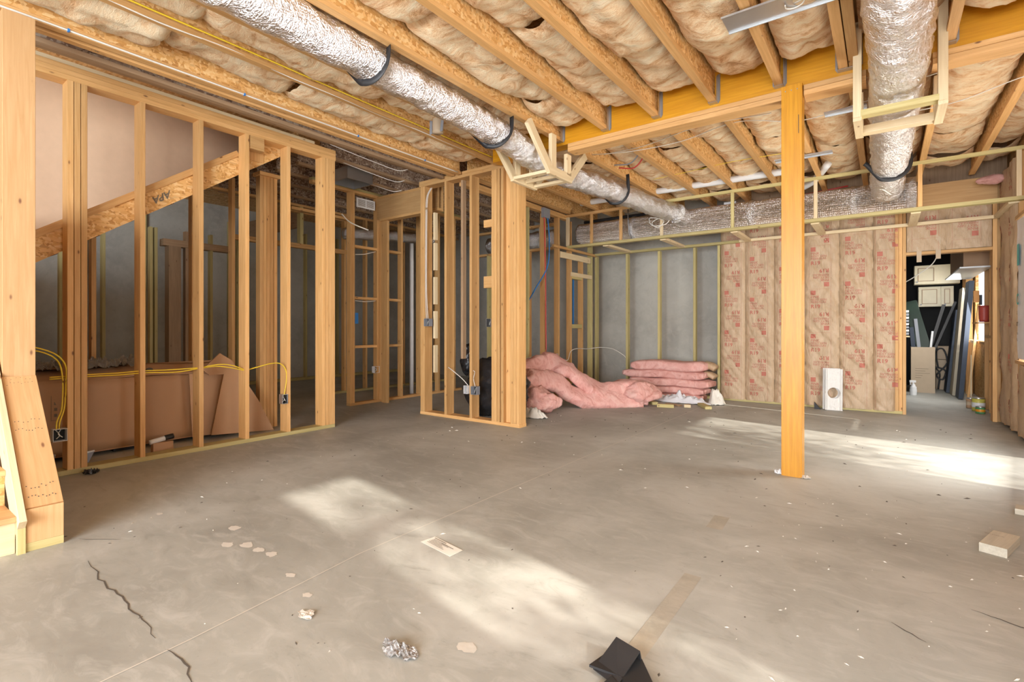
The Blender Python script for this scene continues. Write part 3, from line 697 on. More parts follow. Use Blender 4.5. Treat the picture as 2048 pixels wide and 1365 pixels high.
for i, (y, z) in enumerate(((.9, 0), (2.0, 0), (3.1, 0), (4.0, 0))):
    box('cable_staple', -4.20, -4.18, y, y+.012, CEIL-.001, CEIL+.018, BLUE, None, label=['blue staple on the white joist cable, nearest the camera', 'blue staple on the white joist cable, second from the camera', 'blue staple on the white joist cable, third from the camera', 'blue staple on the white joist cable, farthest from the camera'][i], cat='staple', group='blue cable staples')
def xcab(pts, mat, label, r=.004): return cable('cable', pts, mat, r, n=7, label=label, cat='cable')
xcab([(-2.6, 5.0, 3.05), (-2.15, 5.02, 3.0), (-1.65, 5.1, 3.02), (-1.1, 5.0, 3.05), (-.6, 5.15, 2.99), (-.1, 5.1, 3.02)], WCAB, 'white cable sagging below the joists just behind the beam')
xcab([(-2.5, 5.1, 3.06), (-2.0, 5.0, 3.02), (-1.4, 4.85, 3.03), (-.8, 4.9, 3.02)], WCAB, 'second white cable crossing joists behind the beam left of the post')
xcab([(.2, 5.6, 3.02), (.5, 5.5, 3.0), (.85, 5.3, 3.02), (1.2, 5.2, 3.0)], WCAB, 'white cable crossing the insulation right of the wide duct')
xcab([(.25, 4.9, 3.03), (.5, 4.8, 3.02), (.9, 4.85, 3.02), (1.2, 4.9, 3.02)], WCAB, 'pale cable beside the beam at the far right')
xcab([(-2.4, 6.3, 3.05), (-1.9, 6.3, 3.07), (-1.4, 6.2, 3.06), (-.7, 6.25, 3.06)], YEL, 'yellow cable running across the joists in front of the soffit', .003)
xcab([(-2.62, 5.75, 3.1), (-2.4, 5.7, 3.05), (-2.2, 5.55, 3.13)], RED, 'red water pipe curving out between joists behind the beam', .008)
xcab([(-2.62, 5.62, 3.1), (-2.4, 5.58, 3.07), (-2.2, 5.42, 3.13)], GREYP, 'grey-blue water pipe curving between joists behind the beam', .008)
xcab([(-4.3, 8.1, 3.0), (-3.2, 8.05, 2.98), (-2.0, 8.08, 3.0), (-1.0, 8.1, 2.99)], BLUE, 'blue water pipe above the trunk duct', .011)
xcab([(-3.2, 8.15, 3.0), (-2.2, 8.15, 3.02), (-1.2, 8.15, 3.0), (-.4, 8.15, 3.05)], RED, 'red water pipe above the trunk duct', .011)
xcab([(-4.28, 7.95, 3.0), (-3.4, 7.98, 3.01), (-2.6, 8.0, 3.0)], BLKM, 'black pipe above the left end of the trunk duct', .03)
xcab([(-3.9, 7.12, 3.12), (-3.0, 7.12, 3.115), (-2.0, 7.12, 3.11), (-.9, 7.12, 3.10)], WPL, 'white drain pipe running through the joists above the soffit', .045)
xcab([(-1.0, 7.9, 3.02), (-.75, 7.6, 3.05), (-.55, 7.1, 3.10)], WPL, 'white elbow pipe above the trunk duct behind the post', .045)
box('pipe_clamp', -1.95, -1.78, 8.0, 8.14, 2.975, 3.025, WPL, None, label='white plastic clamp holding the blue and red pipes', cat='clamp')
cable('cable_tie', [(-2.62, 7.42, 2.80), (-2.72, 7.32, 2.76), (-2.80, 7.30, 2.70), (-2.70, 7.28, 2.62), (-2.62, 7.3, 2.72), (-2.82, 7.28, 2.78), (-2.78, 7.26, 2.66), (-2.60, 7.30, 2.66), (-2.55, 7.4, 2.76)], WCAB, .006, n=6, label='looped white cord hanging by the foil duct elbow', cat='cord')
cable('cable_tie', [(-.12, 7.0, 2.85), (-.08, 6.95, 2.72), (.0, 6.95, 2.66), (.05, 7.0, 2.62)], WCAB, .006, label='white cord hanging beside the wide duct at the soffit', cat='cord')
# cables over the hall
for i, (y0, x0, lab) in enumerate(((3.6, -5.0, 'white cable drooping from the ceiling over the hall, upper one'), (3.9, -5.4, 'white cable drooping from the ceiling over the hall, middle one'), (4.2, -5.8, 'white cable drooping from the ceiling over the hall, lower one'))):
    cable('cable', [(x0-.1, y0-.2, 3.24), (x0, y0, 3.18), (x0+.05, y0+.3, 3.14), (x0+.12, y0+.6, 3.10), (x0+.2, y0+.7, 3.12)], WCAB, .005, label=lab, cat='cable')
jb = empty('exhaust_fan_box', (-5.75, 4.2, 3.05), label='open grey metal fan housing in the hall ceiling', cat='fan housing')
for a in ((-5.95, -5.94, 3.95, 4.35), (-5.56, -5.55, 3.95, 4.35), (-5.95, -5.55, 3.95, 3.96), (-5.95, -5.55, 4.34, 4.35)): box('side_panel', a[0], a[1], a[2], a[3], 3.07, 3.22, GALV, jb)
box('top_panel', -5.95, -5.55, 3.95, 4.35, 3.22, 3.225, GALV, jb)
vg = empty('vent_grille', (-6.24, 4.77, 2.9), label='white slotted vent grille high on the hall wall stud', cat='vent')
box('face_plate', -6.245, -6.235, 4.60, 4.93, 2.92, 3.06, WPL, vg)
for j in range(2):
    for i in range(7): box('slot', -6.236, -6.233, 4.625+.15*j, 4.755+.15*j, 2.945+.014*i, 2.952+.014*i, STAMP, vg)

# ============================================================ UPPER STAIR behind the left wall
us = empty('stair_stringer', (-5.2, 1.8, 1.8), label='sloping strand-board stair stringer with lumber ledger behind the left wall', cat='stringer')
def zb(y): return 1.852+SL*(y-1.247)
prism('stringer_board', [(.78, zb(.78)), (3.1, zb(3.1)), (3.1, zb(3.1)+.2), (.78, zb(.78)+.2)], -5.275, -5.235, 0, OSB, us)
board('ledger', (-5.228, .78, zb(.78)+.22), (-5.228, 2.44, zb(2.44)+.22), .014, .055, SPF, us)
for i in range(11):
    y = .25+i*.27; z = zb(y)+.17
    if z < 3.3 and y > .78: box('riser', -6.08, -5.28, y, y+.018, z-.16, z+.02, OSBD, us); box('tread', -6.08, -5.28, y, y+.29, z+.02, z+.045, OSBD, us)
P = Print(); P.text('APA', 0, 0, .09, 0, True)
P.make('print', lambda a, b: (-5.232, 1.84-a*.82+b*.1, zb(1.84)+.13-a*SL*.82-b), STAMP, us)
box('hanging_block', -5.17, -5.08, 2.49, 2.63, 2.93, 3.06, SPF, us); box('hanging_block', -5.32, -5.225, 2.55, 2.70, 2.86, 3.06, SPF, us)
# ============================================================ NEAR STAIR
st = empty('staircase', (-3.8, .5, 0), label='raw wooden staircase with boxed knee wall at the left edge', cat='staircase')
prism('knee_wall', [(-3.52, .0), (-3.52, .2), (-4.118, .83), (-4.118, 0)], .592, .738, 1, PANEL, st)
def rot_board(name, a, b, w_, h, mat): return board(name, a, b, w_, h, mat, st)
rot_board('sloped_cap', (-3.516, .665, .213), (-4.116, .665, .847), .148, .02, PANEL)
box('end_panel', -3.52, -3.50, .592, .738, .045, .215, PANEL, st); box('end_plate', -3.52, -3.502, .592, .738, 0, .044, PT, st)
box('newel_panel', -4.24, -4.118, .595, .738, .8, 3.0, PANEL, st)
rot_board('skirt_board', (-3.50, .572, .12), (-4.45, .572, 1.12), .03, .16, WHITE)
box('skirt_end', -3.52, -3.49, .557, .59, 0, .17, PT, st)
for i in range(5):
    x = -3.53-.255*i; z = .19*(i+1)
    box('riser', x-.018, x, -.45, .556, z-.19, z-.028, WHITE if i == 0 else OSB, st)
    box('tread', x-.28, x+.025, -.45, .556, z-.028, z, PANEL, st)
box('wall_strip', -4.60, -4.50, .555, .59, 1.1, 3.0, WHITE, st)
r2 = random.Random(5)
for (t0, n_) in ((.06, 9), (.13, 8), (.55, 9), (.62, 7), (.93, 8), (.97, 6)):
    for k in range(n_):
        y = .605+.12*(k+.3*r2.random())/n_; t = t0+.012*r2.uniform(-1, 1)
        x = -3.512-.604*t; z = .223+.634*t
        box('nail_hole', x-.003, x+.003, y, y+.004, z-.001, z+.003, CRACK, st)

# ============================================================ BEHIND THE LEFT WALL
bx = empty('carton', (-5.75, 1.9, 0), label='long brown cardboard carton lying behind the left wall studs', cat='box')
def cardf(u, v): y = .95+1.62*u; return (-5.62+.02*math.sin(u*7)*v+.05*(1-v)*0, y, .05+(.63+.0*u)*v)
grid('front_panel', cardf, 24, 8, CARD, bx, thick=.006)
grid('top_flap', lambda u, v: (-5.62-.25*v, .95+1.62*u, .68+.10*v-.01*math.sin(u*9)), 20, 5, CARD, bx, thick=.006)
box('back_panel', -6.05, -6.04, .95, 2.57, .05, .78, CARD, bx); box('bottom_panel', -6.04, -5.62, .95, 2.57, .04, .05, CARD, bx)
box('end_panel', -6.04, -5.62, .95, .956, .05, .68, CARD, bx); box('end_panel', -6.04, -5.62, 2.564, 2.57, .05, .68, CARD, bx)
box('support_block', -5.95, -5.7, 1.55, 1.75, 0, .04, BLKM, bx); box('support_block', -5.95, -5.7, .98, 1.1, 0, .04, BLKM, bx); box('support_block', -5.95, -5.7, 2.4, 2.5, 0, .04, BLKM, bx)
P = Print(); P.rect(0, 0, .06, .003); P.rect(0, .25, .06, .253); P.rect(0, 0, .003, .25); P.rect(.057, 0, .06, .25)
for i in range(4): P.rect(.02, .03+.05*i, .04, .055+.05*i)
P.rect(.022, .20, .038, .225)
P.make('print', lambda a, b: (-5.607, 1.10+a, .36+b), STAMP, bx)
prism('hand_hole', [(1.83+.03*math.cos(a*.5236), .735+.02*math.sin(a*.5236)) for a in range(12)], -5.70, -5.69, 0, CRACK, bx)
cs = prism('cardboard_sheet', [(2.30, .05), (2.95, .0), (2.78, .35), (2.50, .80), (2.38, .88), (2.22, .72), (2.28, .66), (2.42, .66)], -5.50, -5.49, 0, CARD, None, label='torn brown cardboard sheet leaning at the end of the carton', cat='cardboard')
cs2 = prism('cardboard_sheet', [(2.15, .05), (2.55, .04), (2.50, .66), (2.12, .68)], -5.56, -5.55, 0, CARD, None, label='flat brown cardboard sheet standing against the carton front', cat='cardboard')
def foilpile(x0, x1, y0, y1, z, seed):
    return lambda u, v: (x0+(x1-x0)*v, y0+(y1-y0)*u, z+.09*abs(fbm((u*14, v*6, seed), 4))+.05*math.sin(v*math.pi))
grid('foil_roll', foilpile(-5.72, -6.0, .95, 1.75, .77, 3), 60, 10, foil('loose_foil', (.5, .5, .5), False, .25, 2), None, smooth=False, label='crumpled black and silver foil lying on the long carton', cat='foil')
sc1 = empty('carpenter_scrap', (-5.45, 1.25, 0), label='grey and white plastic offcut on the floor beside the tripled studs', cat='scrap')
prism('plate', [(1.20, .0), (1.30, .0), (1.34, .09), (1.22, .07)], -5.42, -5.41, 0, GREYP, sc1); prism('rim', [(1.22, .07), (1.34, .09), (1.34, .10), (1.21, .085)], -5.425, -5.405, 0, WPL, sc1)
sc2 = empty('carpenter_scrap', (-5.45, 1.02, 0), label='silver plastic offcut on the floor behind the first stud', cat='scrap')
prism('plate', [(.96, .0), (1.06, .0), (1.09, .10), (.98, .12)], -5.42, -5.41, 0, GALV, sc2); prism('rim', [(.98, .12), (1.09, .10), (1.09, .11), (.98, .135)], -5.425, -5.405, 0, WPL, sc2)
cau = empty('caulk_tube', (-5.4, 1.85, .02), label='white tube with black cap lying under the carton edge', cat='tube')
sweep('tube_body', [(-5.35, 1.72, .10), (-5.35, 1.78, .11), (-5.35, 1.84, .12)], lambda t: circ(.022, 12), WPL, cau, n=3); sweep('cap', [(-5.35, 1.84, .12), (-5.35, 1.87, .124), (-5.35, 1.91, .128)], lambda t: circ(.026, 12), BLACK, cau, n=3)
box('tube_stand', -5.38, -5.32, 1.74, 1.90, 0, .09, CARD, cau)
# yellow cables through the studs
X = -5.12
def yc(pts, label, r=.0055): return cable('cable', [(X+p[2] if len(p) > 2 else X, p[0], p[1]) for p in pts], YEL, r, n=8, label=label, cat='cable')
yc([(.80, 1.02, .06), (.93, .985, .06), (1.03, .93, .05), (1.085, .84, .03), (1.088, .72, .02), (1.085, .60, .02), (1.075, .50, .02), (1.05, .42, .03), (1.045, .36, .03)], 'yellow cable dropping from the left into the first outlet box')
yc([(.80, .99, .04), (.95, .955, .05), (1.04, .88, .03), (1.07, .75, .01), (1.07, .6, .01), (1.06, .5, .02), (1.035, .42, .02), (1.03, .36, .03)], 'second yellow cable dropping into the first outlet box')
yc([(1.0, .76, -.02), (1.25, .765), (1.42, .765, .01), (1.58, .77), (1.8, .765, -.01), (2.04, .768)], 'upper yellow cable between the tripled studs and the third stud', .005)
yc([(1.0, .745, -.02), (1.25, .75), (1.45, .748), (1.62, .752), (1.85, .742), (2.04, .762)], 'lower yellow cable between the tripled studs and the third stud', .005)
yc([(2.04, .768), (2.2, .79, .02), (2.32, .775, .02), (2.46, .72)], 'upper yellow cable from the third stud to the fourth stud', .005)
yc([(2.04, .76), (2.18, .772, -.01), (2.3, .755, .01), (2.46, .712)], 'lower yellow cable from the third stud to the fourth stud', .005)
yc([(2.46, .715), (2.56, .74, .02), (2.70, .77, .03), (2.80, .765, .03), (2.862, .70, .03), (2.872, .60, .03), (2.86, .50, .03), (2.845, .43, .03)], 'yellow cable bending down to the outlet box on the fifth stud')
def outlet(loc, label, along='y', open_=True, mat=GREYP, w_=.055, h=.10, d=.07):
    x, y, z = loc; t = empty('electrical_box', loc, label=label, cat='electrical box')
    a, b = (d, w_) if along == 'y' else (w_, d); e = .003
    if along == 'y':   # opens to +x
        box('side', x-a, x, y, y+e, z, z+h, mat, t); box('side', x-a, x, y+b-e, y+b, z, z+h, mat, t)
        box('side', x-a, x, y+e, y+b-e, z, z+e, mat, t); box('side', x-a, x, y+e, y+b-e, z+h-e, z+h, mat, t); box('back', x-a, x-a+e, y, y+b, z, z+h, SHADEB, t)
        cable('wire', [(x-a+.01, y+b*.3, z+h*.9), (x-.02, y+b*.5, z+h*.5), (x-.03, y+b*.3, z+h*.2)], WCAB, .003, t); cable('wire', [(x-a+.01, y+b*.7, z+h*.9), (x-.015, y+b*.4, z+h*.6), (x-.02, y+b*.7, z+h*.3)], WCAB, .003, t)
    else:              # opens to -y
        box('side', x, x+e, y, y+b, z, z+h, mat, t); box('side', x+a-e, x+a, y, y+b, z, z+h, mat, t)
        box('side', x+e, x+a-e, y, y+b, z, z+e, mat, t); box('side', x+e, x+a-e, y, y+b, z+h-e, z+h, mat, t); box('back', x, x+a, y+b-e, y+b, z, z+h, SHADEB, t)
        cable('wire', [(x+a*.4, y+b-.01, z+h*.8), (x+a*.6, y+.02, z+h*.5), (x+a*.4, y+.03, z+h*.2)], WCAB, .003, t)
    return t
outlet((-5.065, 1.005, .27), 'wide grey outlet box low on the first stud at the left', w_=.085, h=.095, mat=WPL)
outlet((-5.065, 2.815, .34), 'grey outlet box on the fifth stud of the left wall', mat=GALV, w_=.06)
outlet((-4.86, 4.63, 1.16), 'grey switch box high on the left stud of the centre wall', 'x', w_=.09, mat=GREYP)
outlet((-4.165, 4.63, .33), 'white outlet box left of the third stud of the centre wall', 'x', w_=.06, mat=WPL)
outlet((-4.04, 4.62, .33), 'grey outlet box right of the third stud of the centre wall', 'x', w_=.09, mat=GREYP)
outlet((-3.88, 4.72, 1.15), 'small open switch box halfway up inside the centre wall', 'x', w_=.07, mat=GALV)
for i, dx in enumerate((0, .02)):
    cable('cable', [(-4.80+dx, 4.70, 2.98), (-4.82+dx, 4.645, 2.85), (-4.835+dx, 4.642, 2.6), (-4.84+dx, 4.642, 2.1), (-4.84+dx, 4.642, 1.6), (-4.825+dx*1.5, 4.642, 1.26)], WCAB, .005, label=['white cable down the left stud of the centre wall, left one', 'white cable down the left stud of the centre wall, right one'][i], cat='cable')
cable('cable', [(-4.45, 4.66, .64), (-4.35, 4.64, .60), (-4.2, 4.66, .50), (-4.1, 4.7, .38)], WCAB, .005, label='white cable drooping between the second and third centre-wall studs', cat='cable')
cable('cable', [(-4.02, 4.645, .62), (-3.99, 4.64, .60), (-4.01, 4.64, .52), (-3.985, 4.64, .43)], WCAB, .004, label='short white cable curling above the grey outlet box', cat='cable')
cable('cable', [(-4.28, 5.9, .65), (-4.28, 6.2, .69), (-4.25, 6.4, .70), (-4.27, 6.65, .60), (-4.25, 6.95, .72), (-4.28, 7.1, .66), (-4.25, 7.3, .60), (-4.3, 7.5, .74), (-4.28, 7.7, .78), (-4.3, 8.1, .76), (-4.2, 8.38, .78), (-3.95, 8.39, .76), (-3.75, 8.39, .66), (-3.70, 8.42, .6)], WCAB, .006, label='white cable threaded through the studs behind the pink insulation', cat='cable')
# hall devices
outlet((-6.24, 4.93, .45), 'white outlet box low in the dark room behind the hall wall', mat=WPL, w_=.09)
box('blue_box', -6.30, -6.25, 4.585, 4.64, 1.20, 1.36, BLUE, None, label='small blue switch box on the hall wall stud', cat='electrical box')
cable('cable', [(-6.27, 4.6, 2.22), (-6.24, 4.75, 2.24), (-6.25, 4.95, 2.30)], WCAB, .006, label='white cable under the upper blocking of the hall wall', cat='cable')
cable('cable', [(-6.27, 4.6, 1.54), (-6.24, 4.75, 1.53), (-6.25, 4.95, 1.55)], WCAB, .005, label='white cable under the middle blocking of the hall wall', cat='cable')
cable('cable', [(-5.6, 3.9, 2.6), (-5.55, 4.0, 2.5), (-5.45, 4.2, 2.42)], WCAB, .008, label='white cable end dangling in the doorway behind the left wall', cat='cable')
sweep('vent_pipe', [(-6.6, 6.0, 0), (-6.6, 6.0, .8), (-6.6, 6.0, 1.6), (-6.6, 6.0, 2.6)], lambda t: circ(.035, 14), WPL, n=3, up=(0, 1, 0), label='white vertical drain pipe behind the hall wall', cat='pipe')
sweep('flexible_duct', [(-7.4, 5.2, 2.75), (-7.2, 6.0, 2.8), (-7.0, 7.0, 2.85)], lambda t: circ(.10, 18), FOIL, n=8, disp=ductdisp(.01, 44), label='silver foil duct glinting high in the dark room behind the hall', cat='duct')
sweep('flexible_duct', [(-6.1, 7.55, 2.7), (-5.4, 7.58, 2.7), (-4.65, 7.6, 2.72)], lambda t: circ(.16, 18), FOIL, n=8, disp=ductdisp(.02, 48), label='crinkled foil duct behind the bathroom wall plate', cat='duct')
# red and blue pipes on wall_bath
mp = empty('pipe_manifold', (-4.28, 6.66, 2.85), label='grey pipe clamp plate at the top of the bathroom wall', cat='clamp')
box('plate', -4.30, -4.25, 6.58, 6.76, 2.86, 3.01, GREYP, mp)
cable('water_pipe', [(-4.27, 6.62, 2.90), (-4.27, 6.64, 2.4), (-4.27, 6.66, 1.8), (-4.28, 6.68, 1.2), (-4.28, 6.68, .7), (-4.32, 6.62, .5)], RED, .010, label='red water pipe running down the bathroom wall stud', cat='pipe')
cable('water_pipe', [(-4.26, 6.70, 2.90), (-4.24, 6.72, 2.5), (-4.25, 6.68, 2.1), (-4.35, 6.5, 1.75), (-4.45, 6.3, 1.4), (-4.5, 6.2, 1.2)], BLUE, .010, label='blue water pipe bending away behind the bathroom wall studs', cat='pipe')
box('water_pipe', -4.40, -4.375, 7.72, 7.745, 1.2, 1.98, BLUE, None, label='vertical blue pipe framed by treated lumber in the bathroom wall', cat='pipe')

# ============================================================ GARBAGE BAG
def blob(name, c, r, seed, mat, parent=None, rough=.22, fine=.05, nu=56, nv=36, flat=0, smooth=True, **k):
    def f(u, v):
        a = u*2*math.pi; p = math.pi*(v-.5); d = Vector((math.cos(p)*math.cos(a), math.cos(p)*math.sin(a), math.sin(p)))
        q = 1+rough*fbm(d*1.3+Vector((seed, 0, 0)), 3)+fine*(1-2*abs(fbm(d*5+Vector((0, seed, 0)), 3)))
        z = c[2]+d.z*r[2]*q
        return (c[0]+d.x*r[0]*q, c[1]+d.y*r[1]*q, max(z, flat))
    return grid(name, f, nu, nv, mat, parent, smooth=smooth, **k)
bag = empty('garbage_bag', (-4.1, 5.15, 0), label='shiny black garbage bag slumped behind the centre wall', cat='bag')
blob('bag_body', (-4.05, 5.15, .36), (.46, .27, .38), 3, BLACK, bag, .25, .10, flat=.004); blob('bag_neck', (-4.50, 5.10, .72), (.09, .08, .18), 5, BLACK, bag, .3, .2, flat=.004)

# ============================================================ PINK INSULATION PILE
def pinkd(seed, amp=.03): return lambda q, t: amp*fbm((q.x*7+seed, q.y*7, q.z*7), 4)
def batt(name, pts, w_, h, seed, parent=None, up=(0, 0, 1), **k):
    def sec(t):
        e = min(1, .55+2.2*min(t, 1-t)); return sup(w_/2*(.8+.2*e), h/2*e, 22, .6)
    return sweep(name, pts, sec, PINK, parent, n=9, disp=pinkd(seed), up=up, **k)
pp = empty('insulation_heap', (-3.7, 6.5, 0), label='heap of twisted pink fibreglass insulation on the slab by the bathroom wall', cat='insulation')
batt('folded_batt', [(-4.02, 5.45, .10), (-4.14, 5.65, .32), (-4.10, 6.0, .52), (-3.95, 6.3, .60), (-3.72, 6.45, .50), (-3.50, 6.55, .32), (-3.25, 6.7, .18), (-3.0, 6.95, .17), (-2.80, 7.1, .15)], .34, .17, 1, pp, up=(1, .3, .2))
batt('folded_batt', [(-4.0, 5.6, .12), (-3.95, 5.75, .30), (-3.85, 5.95, .40), (-3.72, 6.15, .34), (-3.62, 6.3, .20), (-3.4, 6.45, .12), (-3.1, 6.75, .11), (-2.85, 7.0, .10)], .30, .16, 2, pp, up=(1, .2, .4))
batt('folded_batt', [(-3.35, 6.95, .26), (-3.2, 6.95, .30), (-3.0, 7.05, .31), (-2.82, 7.2, .26), (-2.76, 7.15, .15), (-2.85, 7.0, .1)], .30, .12, 3, pp)
blob('folded_lobe', (-3.80, 5.62, .17), (.27, .20, .19), 6, PINK, pp, .35, .06, flat=.004)
blob('folded_lobe', (-3.98, 5.80, .34), (.17, .22, .20), 8, PINK, pp, .3, .05, flat=.004)
blob('folded_lobe', (-2.93, 7.05, .19), (.22, .24, .17), 12, PINK, pp, .25, .05, flat=.004)
batt('folded_batt', [(-3.92, 5.45, .10), (-3.8, 5.55, .13), (-3.64, 5.68, .16), (-3.55, 5.85, .14)], .26, .22, 4, pp)
batt('folded_batt', [(-4.12, 6.2, .45), (-4.08, 6.3, .60), (-4.0, 6.45, .64), (-3.9, 6.5, .56)], .3, .12, 5, pp, up=(1, .3, .2))
def crumple(name, x, y, rx, ry, h, seed, mat, **k):
    def f(u, v):
        a = u*2*math.pi; q = v*(1+.25*noise.noise(Vector((math.cos(a)*1.4, math.sin(a)*1.4, seed))))
        px, py = x+rx*q*math.cos(a), y+ry*q*math.sin(a)
        z = h*(1-v**2)*(.5+.9*abs(fbm((px*8, py*8, seed), 4)))+.02*abs(fbm((px*25, py*25, seed), 2))+.004
        return (px, py, z)
    return grid(name, f, 60, 16, mat, None, thick=.001, **k)
crumple('plastic_wrap', -3.60, 5.32, .19, .10, .16, 2, PAPER, label='crumpled clear-white plastic wrap in front of the pink heap', cat='wrapping')
# stack of folded pink batts
labs = ['pink folded batt, bottom of the stack by the back wall', 'pink folded batt, second from the bottom of the stack', 'pink folded batt, third from the bottom of the stack', 'pink folded batt, second from the top of the stack', 'pink folded batt, topmost of the stack by the back wall']
for i, (x0, x1, z, h) in enumerate(((-3.36, -2.25, .06, .085), (-3.38, -2.2, .163, .09), (-3.38, -2.12, .278, .105), (-3.50, -2.20, .40, .105), (-3.36, -2.19, .535, .13))):
    t = empty('folded_batt', ((x0+x1)/2, 8.05, z), label=labs[i], cat='insulation', group='folded batts in the stack')
    def sec(tt, h=h): e = min(1, .6+5*min(tt, 1-tt)); return sup(.19, h*.62*e, 24, .4)
    sweep('fleece', [(x0+(x1-x0)*j/8, 8.02+.01*math.sin(j+i), z+.008*math.sin(j*1.3+i)) for j in range(9)], sec, PINK, t, n=5, disp=pinkd(i*5+20, .012))
    if i in (3, 4): sweep('kraft_fold', [(x1-.06, 8.14, z+.02), (x1+.02, 8.14, z+.01), (x1+.09, 8.14, z-.03)], lambda tt, h=h: sup(.11, h/2*(1-.25*tt), 18, .7), KRAFT, t, n=5)
crumple('plastic_sheet', -2.50, 7.72, .50, .11, .15, 6, SHEET, label='crumpled blue-white plastic sheet in front of the pink stack', cat='plastic sheet')
crumple('plastic_sheet', -2.02, 7.86, .12, .14, .26, 7, PAPER, label='torn cream paper wrapper at the right end of the pink stack', cat='wrapper')
# lumber offcuts
def offcut(c, L, w_, h, ang, mat, label, z=0):
    d = Vector((math.cos(ang), math.sin(ang), 0))*L/2; c = Vector((c[0], c[1], z+h/2))
    return board('lumber_offcut', c-d, c+d, w_, h, mat, None, label=label, cat='lumber')
offcut((-2.86, 7.38), .34, .09, .038, -.75, PT, 'short lumber offcut nearest the pink heap')
offcut((-2.53, 7.12), .23, .06, .045, .3, PT, 'lumber offcut lying lengthwise in front of the stack')
offcut((-2.28, 7.32), .09, .08, .038, .3, WHITE, 'smallest cube-like lumber offcut in front of the stack')
offcut((-2.50, 7.38), .25, .07, .02, -.35, DARKW, 'thin dark lumber offcut behind the lengthwise one')
offcut((-2.08, 7.45), .36, .09, .038, -1.0, PT, 'lumber offcut in front of the plastic sheet, rightmost of the group')
o = offcut((.478, 3.60), .27, .105, .045, 1.25, BLEACH, 'pale lumber block with a stamped line near the right edge')
P = Print(); P.text('SPRUCE-PINE FIR', 0, 0, .016); P.make('print', lambda a, b: (.428+a*.62-b*.3, 3.66+b-.2*a, .0465), STAMP, o)
offcut((.86, 4.32), .43, .11, .035, -.2, BLEACH, 'pale lumber board cut off by the right edge')

# ============================================================ FLOOR DEBRIS
t = meshobj('paper_slip', [(-1.985, 1.868, .002), (-1.741, 1.834, .002), (-1.733, 1.92, .004), (-1.965, 1.952, .006)], [(0, 1, 2, 3)], PAPER, None, label='small printed paper slip lying beside the joint line', cat='paper')
md = t.modifiers.new('s', 'SOLIDIFY'); md.thickness = .001
t2 = Print(); t2.rect(.02, .075, .12, .08)
for i in range(5): t2.rect(.03, .018+.011*i, .17-.02*(i % 3), .021+.011*i)
t2.rect(.10, .06, .20, .064); 
t2.make('print', lambda a, b: (-1.985+a*.97+b*.2, 1.872-a*.14+b*.9, .0075-.01*a), STAMP, t)
def crinkle(name, x, y, rx, ry, h, seed, mat, **k):
    def f(u, v):
        a = u*2*math.pi; q = v*(1+.3*noise.cell(Vector((math.floor(u*9), seed, 0)))-.15)
        px, py = x+rx*q*math.cos(a), y+ry*q*math.sin(a)
        return (px, py, .004+h*abs(fbm((px*22, py*22, seed), 4))*(1.1-.6*v)*1.6)
    return grid(name, f, 40, 12, mat, None, smooth=False, thick=.0008, **k)
crinkle('foil_scrap', -1.38, 1.19, .085, .05, .03, 3, foil('dull_foil', (.6, .6, .6), False, .3), label='crumpled silver foil scrap on the slab in the foreground', cat='foil')
bk = empty('plastic_scrap', (-.68, 1.42, 0), label='folded black plastic strip on the slab at the bottom edge', cat='plastic')
gx, gy = -.655, 1.52
prism('strip_fold', [(gx-.10, gy+.12), (gx+.0, gy+.10), (gx+.13, gy-.06), (gx+.10, gy-.16), (gx-.02, gy-.02), (gx-.13, gy-.03)], .02, .028, 2, BLKM, bk)
meshobj('strip_fold', [(gx-.10, gy+.12, 0), (gx+.0, gy+.10, 0), (gx+.0, gy+.08, .06), (gx-.09, gy+.09, .07), (gx-.02, gy-.05, .01), (gx-.12, gy-.02, .01)], [(0, 1, 2, 3), (3, 2, 4, 5)], BLKM, bk).modifiers.new('s', 'SOLIDIFY').thickness = .005
meshobj('strip_fold', [(gx-.05, gy-.03, .02), (gx+.12, gy-.12, .005), (gx+.06, gy-.20, .005), (gx-.07, gy-.12, .012)], [(0, 1, 2, 3)], BLKM, bk).modifiers.new('s', 'SOLIDIFY').thickness = .005
cr = crinkle('plaster_flake', -1.84, 1.12, .04, .03, .01, 6, SKIM, label='pale flake stuck to the slab in the left foreground', cat='debris')
scrap('wrapper_scrap', -5.0, 1.22, .05, 12, BLACK, .06, label='small black plastic scrap on the bottom plate by the tripled studs', cat='plastic')

# ============================================================ LEANING PERFORATED METAL PANS
def pan(x, y, tilt, label, wx=.20, h=.58, hole=True, th=.02):
    t = empty('metal_pan', (x, y, 0), label=label, cat='metal pan')
    vs = []; fs = []; ring = 28; hz = .235; hr = .075 if hole else .001
    for k in range(ring):
        a = 2*math.pi*(k+.5)/ring; vs.append((hr*math.cos(a), hz+hr*math.sin(a)))
    for k in range(ring):
        a = 2*math.pi*(k+.5)/ring; ca, sa = math.cos(a), math.sin(a)
        tt = min(wx/2/max(abs(ca), 1e-6), ((h-hz) if sa > 0 else hz)/max(abs(sa), 1e-6)); vs.append((tt*ca, hz+tt*sa))
    for qx, qz in ((wx/2, 0), (-wx/2, 0), (wx/2, h), (-wx/2, h)):
        k = min(range(ring, 2*ring), key=lambda i: (vs[i][0]-qx)**2+(vs[i][1]-qz)**2); vs[k] = (qx, qz)
    fs = [(k, (k+1) % ring, ring+(k+1) % ring, ring+k) for k in range(ring)]
    o = meshobj('face', [(x+a, y+tilt*b, b+.004) for a, b in vs], fs, PANM, t); o.modifiers.new('s', 'SOLIDIFY').thickness = .003
    for s in (-1, 1):
        for q, d in ((1, .0), (.8, .006)): board('rib', (x+s*wx/2*q, y-.006, .004), (x+s*wx/2*q, y+tilt*h-.006, h), .006, .016, PANM, t, up=(0, 1, 0))
    return t
